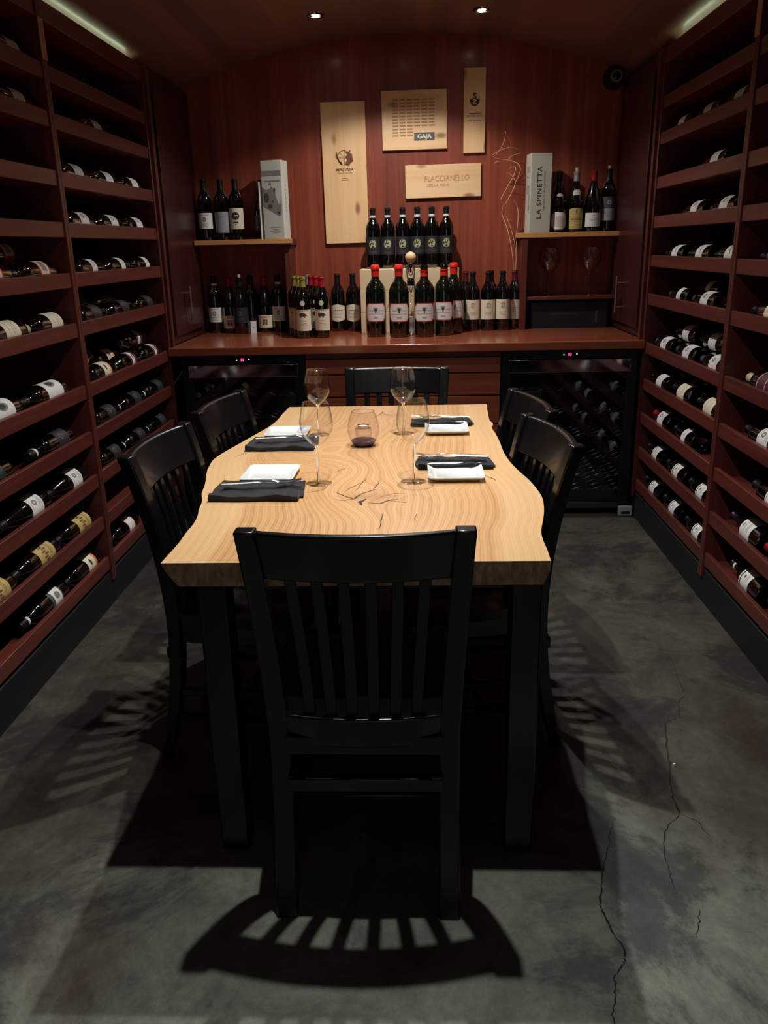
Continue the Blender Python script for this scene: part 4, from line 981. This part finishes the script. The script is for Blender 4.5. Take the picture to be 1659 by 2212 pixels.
# ------------------------------------------------------------------ table
TL = [(-.538, 1.547), (-.536, 1.603), (-.534, 1.669), (-.536, 1.746), (-.535, 1.791), (-.54, 1.855), (-.55, 1.905), (-.56, 1.976), (-.579, 2.048), (-.594, 2.145), (-.619, 2.268), (-.629, 2.341), (-.634, 2.411), (-.623, 2.499), (-.599, 2.614), (-.573, 2.74), (-.545, 2.877), (-.532, 2.989), (-.53, 3.131), (-.525, 3.265)]
TR = [(.271, 1.547), (.273, 1.618), (.273, 1.673), (.278, 1.731), (.292, 1.801), (.303, 1.859), (.311, 1.912), (.317, 1.977), (.315, 2.051), (.306, 2.142), (.29, 2.235), (.276, 2.335), (.269, 2.459), (.27, 2.61), (.268, 2.727), (.264, 2.816), (.274, 2.891), (.267, 2.941), (.271, 3.055), (.276, 3.165), (.283, 3.265)]
def edge(T, y):
    ys = [p[1] for p in T]
    for i in range(len(T) - 1):
        if ys[i] <= y <= ys[i + 1] + 1e-9:
            t = (y - ys[i]) / (ys[i + 1] - ys[i]); p0, p1, p2, p3 = [T[max(0, min(len(T) - 1, i + k))][0] for k in (-1, 0, 1, 2)]
            return .5 * (2 * p1 + (p2 - p0) * t + (2 * p0 - 5 * p1 + 4 * p2 - p3) * t * t + (3 * p1 - p0 - 3 * p2 + p3) * t ** 3)
    return T[-1][0]

def slab_mat(end=False):
    m, nt, b = new_mat('live_edge_elm' if not end else 'end_grain')
    uv = nt.nodes.new('ShaderNodeUVMap'); uv.uv_map = 'grain'
    sep = nt.nodes.new('ShaderNodeSeparateXYZ'); nt.links.new(uv.outputs[0], sep.inputs[0])
    u, v = sep.outputs[0], sep.outputs[1]          # u 0..1 across, v metres along
    if end:
        tc = nt.nodes.new('ShaderNodeTexCoord'); oc = tc.outputs['Object']
        f = noise(nt, mapping(nt, oc, (1, 1, .35), (0, 0, 0), (0, .35, 0)), 55, 5, .7, .5)
        nt.links.new(ramp(nt, f, [(.3, (120, 84, 56)), (.5, (184, 138, 94)), (.72, (226, 184, 136))]), b.inputs['Base Color']); b.inputs['Roughness'].default_value = .5
        return m
    x = mth(nt, 'MULTIPLY', mth(nt, 'SUBTRACT', u, .5), .85)
    wx = mth(nt, 'SUBTRACT', noise(nt, uv.outputs[0], 2.2, 2, .5), .5)
    cmb = nt.nodes.new('ShaderNodeCombineXYZ'); nt.links.new(x, cmb.inputs[0]); nt.links.new(v, cmb.inputs[1])
    P = cmb.outputs[0]
    xw = mth(nt, 'ADD', x, mth(nt, 'MULTIPLY', wx, .045))
    rings = None; wsum = None
    def gauss(cx, cy, r, sy=1.0):
        dx = mth(nt, 'SUBTRACT', x, cx); dy = mth(nt, 'MULTIPLY', mth(nt, 'SUBTRACT', v, cy), sy)
        d2 = mth(nt, 'ADD', mth(nt, 'MULTIPLY', dx, dx), mth(nt, 'MULTIPLY', dy, dy))
        d = mth(nt, 'SQRT', d2); g = mth(nt, 'POWER', 2.71828, mth(nt, 'MULTIPLY', d2, -1.0 / (r * r))); return d, g, dx
    val = mth(nt, 'MULTIPLY', xw, 1.0)
    for cx, cy, r, sy in ((-.01, .50, .12, .8), (-.115, .99, .15, .8), (.03, 1.52, .07, 1.0), (.22, .64, .045, .6), (-.20, 1.0, .07, 1.0)):
        d, g, dx = gauss(cx, cy, r, sy)
        val = mth(nt, 'ADD', mth(nt, 'MULTIPLY', val, mth(nt, 'SUBTRACT', 1.0, g)), mth(nt, 'MULTIPLY', mth(nt, 'MULTIPLY', d, .8), g))
    val = mth(nt, 'ADD', val, mth(nt, 'MULTIPLY', noise(nt, mapping(nt, P, (3, .45, 1)), 2.0, 2, .5, .3), .03))
    s1 = mth(nt, 'SINE', mth(nt, 'MULTIPLY', val, 900.0)); s2 = mth(nt, 'SINE', mth(nt, 'MULTIPLY', val, 310.0))
    s3 = mth(nt, 'SINE', mth(nt, 'MULTIPLY', val, 74.0))
    amp = noise(nt, mapping(nt, P, (7, 2.0, 1)), 1.0, 3, .5)
    fib = noise(nt, mapping(nt, P, (1, .05, 1)), 240, 3, .6)
    f = mth(nt, 'ADD', .5, mth(nt, 'MULTIPLY', mth(nt, 'MULTIPLY', s1, amp), .16))
    f = mth(nt, 'ADD', f, mth(nt, 'MULTIPLY', mth(nt, 'MULTIPLY', s2, amp), .16)); f = mth(nt, 'ADD', f, mth(nt, 'MULTIPLY', s3, .035))
    f = mth(nt, 'ADD', f, mth(nt, 'MULTIPLY', mth(nt, 'SUBTRACT', fib, .5), .30))
    col = ramp(nt, f, [(.12, (166, 116, 72)), (.38, (202, 154, 104)), (.6, (218, 174, 124)), (.9, (232, 194, 146))])
    # sapwood towards both live edges
    e = mth(nt, 'ABSOLUTE', mth(nt, 'SUBTRACT', u, .5)); e = mth(nt, 'ADD', e, mth(nt, 'MULTIPLY', wx, .10))
    mr = nt.nodes.new('ShaderNodeMapRange'); mr.inputs['From Min'].default_value = .36; mr.inputs['From Max'].default_value = .39; mr.inputs['To Max'].default_value = .5
    nt.links.new(e, mr.inputs['Value']); col = mixc(nt, mr.outputs[0], col, (238, 204, 154))
    # dark heart of the knot
    for cx, cy, r, sy, k in ((-.0, .46, .055, 1.4, .5), (.03, 1.52, .03, 1, .4), (.22, .635, .02, .5, .5)):
        d, g, dx = gauss(cx, cy, r, sy); kn = noise(nt, P, 30, 4, .7, 1.0)
        col = mixc(nt, mth(nt, 'MULTIPLY', mth(nt, 'MULTIPLY', g, kn), k * 1.5), col, (120, 74, 44))
    nt.links.new(col, b.inputs['Base Color']); b.inputs['Roughness'].default_value = .3
    b.inputs['Coat Weight'].default_value = .25; b.inputs['Coat Roughness'].default_value = .16
    return m
m_slab = slab_mat(); m_slab_end = slab_mat(True)
tb = empty('dining_table', (-.13, 2.4, 0), 0, 'long live-edge pale wooden slab table on black square legs', 'table')
NY = 96; NX = 16; mb = MB(); uvs = []
TH = .053
def tedge(i):
    y = 1.547 + (3.265 - 1.547) * i / NY; return y, edge(TL, y), edge(TR, y)
for i in range(NY + 1):
    y, a, c = tedge(i)
    for j in range(NX + 1):
        mb.v.append((a + (c - a) * j / NX + .13, y - 2.4, TZ)); uvs.append((j / NX, y - 1.547))
for i in range(NY):
    for j in range(NX):
        q = i * (NX + 1) + j; mb.f.append((q, q + 1, q + NX + 2, q + NX + 1)); mb.m.append(0)
base = len(mb.v)
for i in range(NY + 1):      # side rings: left mid, left bottom, right bottom, right mid
    y, a, c = tedge(i); wob = .004 * math.sin(y * 23) + .003 * math.sin(y * 41)
    for (x, z, uu) in ((a + .007, TZ - .018, .0), (a + .034 + wob, TZ - TH, .03), (c - .012 + wob, TZ - TH, .97), (c - .001, TZ - .022, 1.0)):
        mb.v.append((x + .13, y - 2.4, z)); uvs.append((uu, y - 1.547))
for i in range(NY):
    t0, t1 = i * (NX + 1), (i + 1) * (NX + 1); b0, b1 = base + 4 * i, base + 4 * (i + 1)
    for f in ((t0, t1, b1, b0), (b0, b1, b1 + 1, b0 + 1), (b0 + 1, b1 + 1, b1 + 2, b0 + 2), (b0 + 2, b1 + 2, b1 + 3, b0 + 3), (b0 + 3, b1 + 3, t1 + NX, t0 + NX)): mb.f.append(f); mb.m.append(0)
for i in (0, NY):
    t0 = i * (NX + 1); b0 = base + 4 * i
    mb.f.append(tuple([t0 + j for j in range(NX + 1)] + [b0 + 3, b0 + 2, b0 + 1, b0])); mb.m.append(1)
slab = mb.build('tabletop', [m_slab, m_slab_end], tb)
uvl = slab.data.uv_layers.new(name='grain')
for lp in slab.data.loops: uvl.data[lp.index].uv = uvs[lp.vertex_index]
for (x, y) in ((-.443, 1.602), (.228, 1.602), (-.443, 3.20), (.228, 3.20)):
    lg = MB().box(-.0325, .0325, -.0325, .0325, .012, TZ - TH - .001).build('leg', m_black_wood, tb, (x + .13, y - 2.4, 0), bevel=.004)
    MB().lathe([(0, 0), (.014, 0), (.015, .004), (.006, .006), (.005, .013), (0, .013)], 20).build('levelling_foot', m_steel, lg)
ap = MB().box(-.41, .195, 1.60, 1.625, .655, TZ - TH - .001)
MB().box(-.40 + .13, .19 + .13, 1.64 - 2.4, 1.66 - 2.4, .66, TZ - TH - .001).build('apron', m_black_wood, tb, bevel=.002)
MB().box(-.40 + .13, .19 + .13, 3.15 - 2.4, 3.17 - 2.4, .66, TZ - TH - .001).build('apron', m_black_wood, tb, bevel=.002)
# natural splits in the knot, part of the tabletop
mb = MB(); random.seed(11)
for pts, w0 in [([(-.224, 2.053), (-.192, 2.013), (-.167, 1.983), (-.147, 2.031), (-.115, 2.07), (-.097, 2.059)], .0022), ([(-.166, 2.051), (-.154, 2.134), (-.144, 2.177)], .0012), ([(-.141, 1.927), (-.150, 1.958), (-.134, 1.985)], .0048),
                ([(-.126, 1.954), (-.098, 1.944), (-.071, 1.971), (-.049, 1.979)], .0022), ([(-.092, 1.746), (-.086, 1.8), (-.088, 1.865)], .0014), ([(-.12, 2.07), (-.111, 2.111), (-.105, 2.16)], .0014), ([(-.195, 2.052), (-.16, 2.134)], .0012),
                ([(-.004, 1.863), (-.009, 1.798)], .0008), ([(.186, 2.198), (.207, 2.164), (.214, 2.141)], .0016), ([(-.571, 2.444), (-.552, 2.485), (-.535, 2.504)], .0014), ([(-.172, 3.005), (-.139, 3.107), (-.134, 3.218)], .0014),
                ([(-.16, 1.99), (-.19, 1.97), (-.215, 1.985)], .0010), ([(-.10, 2.0), (-.06, 2.03), (-.03, 2.03)], .0009), ([(-.07, 1.97), (-.03, 1.95)], .001), ([(-.21, 2.30), (-.235, 2.255)], .0012), ([(-.135, 3.10), (-.10, 3.06)], .001)]:
    fine = []
    for (a, b) in zip(pts[:-1], pts[1:]):
        for j in range(5):
            t = j / 5; fine.append((a[0] + (b[0] - a[0]) * t + random.uniform(-.002, .002), a[1] + (b[1] - a[1]) * t + random.uniform(-.002, .002)))
    fine.append(pts[-1]); L = len(fine); vs = []; fs = []
    for i, (x, y) in enumerate(fine):
        d = Vector(fine[min(i + 1, L - 1)]) - Vector(fine[max(i - 1, 0)]); n_ = Vector((-d.y, d.x)).normalized() if d.length > 0 else Vector((1, 0))
        ww = w0 * (.25 + math.sin(PI * (i + .5) / L)) * random.uniform(.6, 1)
        vs += [(x + .13 - n_.x * ww, y - 2.4 - n_.y * ww, TZ + .0004), (x + .13 + n_.x * ww, y - 2.4 + n_.y * ww, TZ + .0004)]
    for i in range(L - 1): fs.append((2 * i, 2 * i + 1, 2 * i + 3, 2 * i + 2))
    mb.add(vs, fs)
mb.build('knot_splits', mat('knot_dark', (58, 40, 32), .8), slab, smooth=False)

# ------------------------------------------------------------------ plates, napkins, cutlery
def plate(cx, cy, w_, d_, label, rz=0.0):
    def ring_(sx, sy, z, c=.008):
        pts = []
        for qx, qy in ((1, 1), (-1, 1), (-1, -1), (1, -1)):
            order = [(sx - c, sy), (sx, sy - c)] if qx * qy < 0 else [(sx, sy - c), (sx - c, sy)]
            for a, b in order: pts.append((qx * a, qy * b, z))
        return pts
    W2, D2 = w_ / 2, d_ / 2
    secs = [ring_(W2 - .022, D2 - .022, .0), ring_(W2 - .018, D2 - .018, .002), ring_(W2 - .001, D2 - .001, .013), ring_(W2, D2, .016), ring_(W2 - .002, D2 - .002, .0165), ring_(W2 - .017, D2 - .017, .0085), ring_(W2 - .022, D2 - .022, .0065)]
    o = MB().sweep(secs).build('plate', m_porcelain, None, (cx, cy, TZ + .0002), smooth=True)
    o.rotation_euler = (0, 0, rz); return tag(o, label, 'plate', 'rectangular white side plates')
plate(-.418, 2.203, .150, .163, 'rectangular white plate at the near left setting', math.radians(-1))
plate(-.452, 2.745, .150, .150, 'rectangular white plate at the far left setting')
plate(.106, 2.200, .156, .165, 'rectangular white plate at the near right setting')
plate(.102, 2.778, .150, .165, 'rectangular white plate at the far right setting')

def spline(pts, n=8):
    Q = []
    for i in range(len(pts) - 1):
        p0, p1, p2, p3 = [Vector(pts[max(0, min(len(pts) - 1, i + k))]) for k in (-1, 0, 1, 2)]
        for j in range(n):
            t = j / n; Q.append(.5 * ((2 * p1) + (p2 - p0) * t + (2 * p0 - 5 * p1 + 4 * p2 - p3) * t * t + (3 * p1 - p0 - 3 * p2 + p3) * t ** 3))
    Q.append(Vector(pts[-1])); return Q
def napkin(cx, cy, w_, d_, label, rz=0.0, seed=0, fold=1):
    """folded cloth: soft layered pad with a thick rolled front edge"""
    rnd = random.Random(seed); nx, ny = 26, 14; top = []; ph = rnd.uniform(0, 6)
    o = MB()
    def hz(u, v):
        roll = .010 * math.exp(-((v - .06) / .10) ** 2); ripple = .0022 * math.sin(u * 9 + ph) * (1 - v) + .0016 * math.sin(u * 17 + v * 8 + ph)
        lift = .006 * max(0, v - .75) * 4 * (0.5 + .5 * math.sin(u * 5 + ph))
        return .008 + roll + ripple + lift * .6
    vs = []; fs = []
    for i in range(nx + 1):
        for j in range(ny + 1):
            u, v = i / nx, j / ny
            e = .004 * math.sin(v * 7 + ph) * (abs(u - .5) * 2) ** 4 + .012 * (v > .5) * (v - .5) * (1 - 2 * u) * .4
            vs.append(((u - .5) * w_ + e, (v - .5) * d_ + .002 * math.sin(u * 11 + ph), hz(u, v)))
    for i in range(nx):
        for j in range(ny):
            q = i * (ny + 1) + j; fs.append((q, q + ny + 1, q + ny + 2, q + 1))
    N = len(vs)
    loop = [i * (ny + 1) for i in range(nx + 1)] + [nx * (ny + 1) + j for j in range(1, ny + 1)] + [i * (ny + 1) + ny for i in range(nx - 1, -1, -1)] + [j for j in range(ny - 1, 0, -1)]
    mid = []; bot = []
    for k in loop: x, y, z = vs[k]; mid.append((x * 1.008, y * 1.02, z * .5)); bot.append((x * .992, y * .98, 0.0))
    vs += mid + bot; L = len(loop)
    for i in range(L):
        j = (i + 1) % L; fs.append((loop[i], N + i, N + j, loop[j])); fs.append((N + i, N + L + i, N + L + j, N + j))
    fs.append(tuple(N + L + i for i in range(L)))
    o.add(vs, fs)
    ob = o.build('napkin', m_cloth, None, (cx, cy, TZ + .0004)); ob.rotation_euler = (0, 0, rz)
    # thin second layer peeking out at one end
    l2 = MB(); s = 1 if fold > 0 else -1
    l2.box(-.010, .014, -d_ * .34, d_ * .40, .002, .0055); lo = l2.build('folded_layer', m_cloth, ob, (s * (w_ / 2 - .004), 0, 0), bevel=.0015); lo.rotation_euler = (0, math.radians(-4 * s), math.radians(5))
    return tag(ob, label, 'napkin', 'folded black napkins')
def cutlery(cx, cy, L, ang, z, side, flip=1):
    """fork and knife laid together across a napkin; side names the setting"""
    fk = MB(); h = L
    # handle, neck, then tines; x runs from handle end to tip
    K = 1.0
    pts = spline([(0, 0, 0), (.05, 0, .0015), (.10, 0, .003), (.125, 0, .005), (.140, 0, .001), (.155, 0, -.003), (.168, 0, -.002)], 6)
    def half(x):
        if x < .105: return .0092 - .0048 * (x / .105)
        if x < .13: return .0042
        return min(.0125, .0042 + (x - .13) * .5)
    secs = []
    for p in pts:
        hw = half(p.x); secs.append([(p.x, -hw, p.z), (p.x, -hw * .4, p.z + .0014), (p.x, hw * .4, p.z + .0014), (p.x, hw, p.z), (p.x, hw * .4, p.z - .001), (p.x, -hw * .4, p.z - .001)])
    fk.sweep(secs)
    for q in (-.0085, -.0028, .0028, .0085):
        fk.tube([(.166, q, -.002), (.185, q, .001), (.205, q * .95, .006)], [.0014, .0013, .0007], 6)
    a = fk.build('fork', m_flatware, None, (cx, cy, z)); a.rotation_euler = (0, 0, ang)
    kn = MB(); secs = []
    for p in spline([(0, 0, 0), (.05, 0, 0), (.095, 0, 0), (.11, .0, 0), (.15, -.001, -.001), (.19, -.001, -.001), (.215, .003, -.001)], 6):
        x = p.x; hw = .006 - .002 * min(1, x / .1) if x < .1 else (.0045 if x < .108 else .0085 * (1 - max(0, (x - .18) / .04) ** 2 * .85)); th = .0026 - .0019 * min(1, max(0, (x - .09) / .02))
        secs.append([(x, p.y - hw, p.z), (x, p.y - hw * .5, p.z + th), (x, p.y + hw * .5, p.z + th), (x, p.y + hw, p.z), (x, p.y + hw * .5, p.z - th * .7), (x, p.y - hw * .5, p.z - th * .7)])
    kn.sweep(secs); dx, dy = -.006 * flip, -.016
    b = kn.build('knife', m_flatware, None, (cx + dx, cy + dy, z + .001)); b.rotation_euler = (0, 0, ang + math.radians(5) * flip)
    tag(a, 'shiny dinner fork lying on the %s napkin' % side, 'fork', 'dinner forks'); tag(b, 'shiny table knife lying on the %s napkin' % side, 'knife', 'table knives')
napkin(-.428, 2.050, .232, .165, 'folded black napkin in front of the near left plate', 0, 1)
napkin(-.447, 2.588, .222, .165, 'folded black napkin in front of the far left plate', 0, 4)
napkin(.105, 2.318, .216, .120, 'folded black napkin behind the near right plate', math.radians(1), 8)
napkin(.085, 2.900, .212, .110, 'folded black napkin behind the far right plate', math.radians(1), 12)
cutlery(-.517, 2.062, .2, math.radians(4), TZ + .0245, 'near left')
cutlery(-.527, 2.600, .2, math.radians(4), TZ + .0245, 'far left')
cutlery(.200, 2.330, .2, math.radians(176), TZ + .0245, 'near right', -1)
cutlery(.185, 2.908, .2, math.radians(177), TZ + .0245, 'far right', -1)

# ------------------------------------------------------------------ chairs
def bow(x, hw, d): return -d * (1 - (x / hw) ** 2)
def arc_board(hw, yc, z0, z1, th, d, n=14, lean=0.0, zc=None):
    """curved board between two uprights, bowed backwards (towards -y)"""
    secs = []
    for i in range(n + 1):
        x = -hw + 2 * hw * i / n; y = yc + bow(x, hw, d)
        secs.append([(x, y - th / 2 , z0), (x, y + th / 2, z0), (x, y + th / 2 - lean, z1), (x, y - th / 2 - lean, z1)])
    return MB().sweep(secs)
def make_chair():
    t = empty('dining_chair')
    HT = .893
    def by(z):   # centre line of the back posts in y at height z
        if z < .45: u = z / .45; return -.217 + .065 * (1 - (1 - u) ** 2)
        u = (z - .45) / (HT - .45); return -.152 - .073 * u ** 1.9
    for s in (-1, 1):
        secs = []
        for i in range(21):
            z = HT * i / 20; x = s * (.176 + .026 * max(0, (z - .4) / .485)); hw = .0225 - .003 * (z / HT); hd = .019 - .003 * abs(z - .45)
            if z < .2: hd *= .8 + z
            y = by(z); secs.append([(x - hw, y - hd, z), (x + hw, y - hd, z), (x + hw, y + hd, z), (x - hw, y + hd, z)])
        MB().sweep(secs).build('back_leg', m_black_wood, t, bevel=.004)
        secs = []
        for z in (0, .1, .25, .42): hw = .016 + .006 * z / .42; secs.append([(s * .182 - hw, .185 - hw, z), (s * .182 + hw, .185 - hw, z), (s * .182 + hw, .185 + hw, z), (s * .182 - hw, .185 + hw, z)])
        MB().sweep(secs).build('front_leg', m_black_wood, t, bevel=.004)
        for zz in (.20, .12): MB().box(s * .178 - .009, s * .178 + .009, -.18, .175, zz, zz + .022).build('side_stretcher', m_black_wood, t, bevel=.003)
    arc_board(.190, by(.785) + .004, .785, .890, .020, .028, 16, .034).build('crest_rail', m_black_wood, t, bevel=.005)
    arc_board(.163, by(.43), .398, .468, .026, .020, 12, .004).build('lower_rail', m_black_wood, t, bevel=.004)
    for k in range(6):
        f = (k - 2.5) / 3.5; x0, x1 = f * .152, f * .180; secs = []
        for i in range(9):
            u = i / 8; z = .463 + (.790 - .463) * u; x = x0 + (x1 - x0) * u
            y = by(z) + .003 + bow(x, .185, .020 + .008 * u)
            hw = .0112; secs.append([(x - hw, y - .006, z), (x + hw, y - .006, z), (x + hw, y + .006, z), (x - hw, y + .006, z)])
        MB().sweep(secs).build('slat', m_black_wood, t, bevel=.002)
    # saddle seat
    nx, ny = 20, 16; vs = []; fs = []
    def sx(v): return .195 + .020 * min(1, v * 1.6)
    for i in range(nx + 1):
        for j in range(ny + 1):
            u, v = i / nx * 2 - 1, j / ny; wd = sx(v) * (1 - .06 * max(0, v - .85) / .15)
            y = -.150 - .016 * (1 - u * u) * (1 - v) + .385 * v - .018 * abs(u) ** 3 * v
            z = .452 - .012 * math.exp(-((abs(u) - .42) / .28) ** 2) * math.sin(PI * min(1, v * 1.1)) - .004 * max(0, v - .9) * 10 * 1
            vs.append((u * wd, y, z))
    for i in range(nx):
        for j in range(ny): q = i * (ny + 1) + j; fs.append((q, q + ny + 1, q + ny + 2, q + 1))
    N = len(vs); loop = [i * (ny + 1) for i in range(nx + 1)] + [nx * (ny + 1) + j for j in range(1, ny + 1)] + [i * (ny + 1) + ny for i in range(nx - 1, -1, -1)] + [j for j in range(ny - 1, 0, -1)]
    L = len(loop); vs += [(vs[k][0] * .97, vs[k][1] * .97 + .0012, .420) for k in loop]
    for i in range(L): j = (i + 1) % L; fs.append((loop[i], N + i, N + j, loop[j]))
    fs.append(tuple(N + i for i in range(L)))
    MB().add(vs, fs).build('seat', m_black_wood, t)
    mb = MB(); mb.box(-.165, .165, .170, .190, .365, .419).box(-.165, .165, -.178, -.160, .378, .421).box(-.186, -.168, -.16, .17, .365, .419).box(.168, .186, -.16, .17, .365, .419); mb.build('seat_frame', m_black_wood, t, bevel=.002)
    MB().box(-.162, .162, -.196, -.176, .300, .332).build('back_stretcher', m_black_wood, t, bevel=.003)
    MB().box(-.162, .162, .176, .194, .110, .135).build('front_stretcher', m_black_wood, t, bevel=.003)
    MB().box(-.170, .170, -.01, .010, .128, .150).build('cross_stretcher', m_black_wood, t, bevel=.003)
    return t
c0 = make_chair()
def chair(bx, by_, rz, label, first=False):
    """bx,by_: where the middle of the chair back stands; rz: direction it faces"""
    o = c0 if first else dup(c0)
    off = Matrix.Rotation(rz, 3, 'Z') @ Vector((0, -.222, 0))
    o.location = (bx - off.x, by_ - off.y, 0); o.rotation_euler = (0, 0, rz)
    return tag(o, label, 'chair', 'black slat-back dining chairs')
chair(-.1155, 1.385, 0, 'black slat-back chair in the foreground, its back to the viewer', True)
chair(-.715, 2.150, math.radians(-90 - 5), 'black slat-back chair on the left side, the nearer one')
chair(-.672, 2.715, math.radians(-90 - 8), 'black slat-back chair on the left side, the farther one')
chair(.366, 2.210, math.radians(90 + 10), 'black slat-back chair on the right side, the nearer one')
chair(.376, 2.660, math.radians(90 + 10), 'black slat-back chair on the right side, the farther one')
chair(-.085, 3.435, math.radians(180 - 3), 'black slat-back chair at the far end of the table, facing the viewer')

# ------------------------------------------------------------------ camera dome, sensor
t = empty('security_camera', (1.075, 4.90, 2.215), 0, 'small black round security camera in the upper right corner', 'camera')
MB().lathe([(0, 0), (.055, 0), (.058, .01), (.052, .028), (0, .03)], 32).build('mount', m_blackplastic, t, (0, .028, .0)).rotation_euler = (PI / 2, 0, 0)
MB().lathe([(0, 0), (.040, 0), (.042, .01), (.040, .05), (.030, .062), (0, .064)], 32).build('housing', m_blackplastic, t, (0, 0, 0)).rotation_euler = (PI / 2, 0, 0)
MB().lathe([(.024, 0), (.029, 0), (.030, .004), (.024, .004), (.024, 0)], 32).build('lens_ring', m_steel, t, (0, -.0615, 0)).rotation_euler = (PI / 2, 0, 0)
MB().lathe([(0, .006), (.010, .005), (.020, .0), (0, -.001)], 24).build('lens', m_blackgloss, t, (0, -.063, 0)).rotation_euler = (PI / 2, 0, 0)
t = MB().box(-.036, .036, -.012, .012, 0, .052).build('door_sensor', m_white_pl, None, (1.092, 4.095, .001), bevel=.004)
tag(t, 'small pale plastic box on the floor at the corner of the right cooler', 'sensor')
MB().box(-.022, .022, -.0135, -.0115, .012, .026).build('dark_slot', m_blackplastic, t, bevel=.001)

# drop leftovers
for o in list(bpy.data.objects):
    if o.name.startswith('txt'): bpy.data.objects.remove(o)
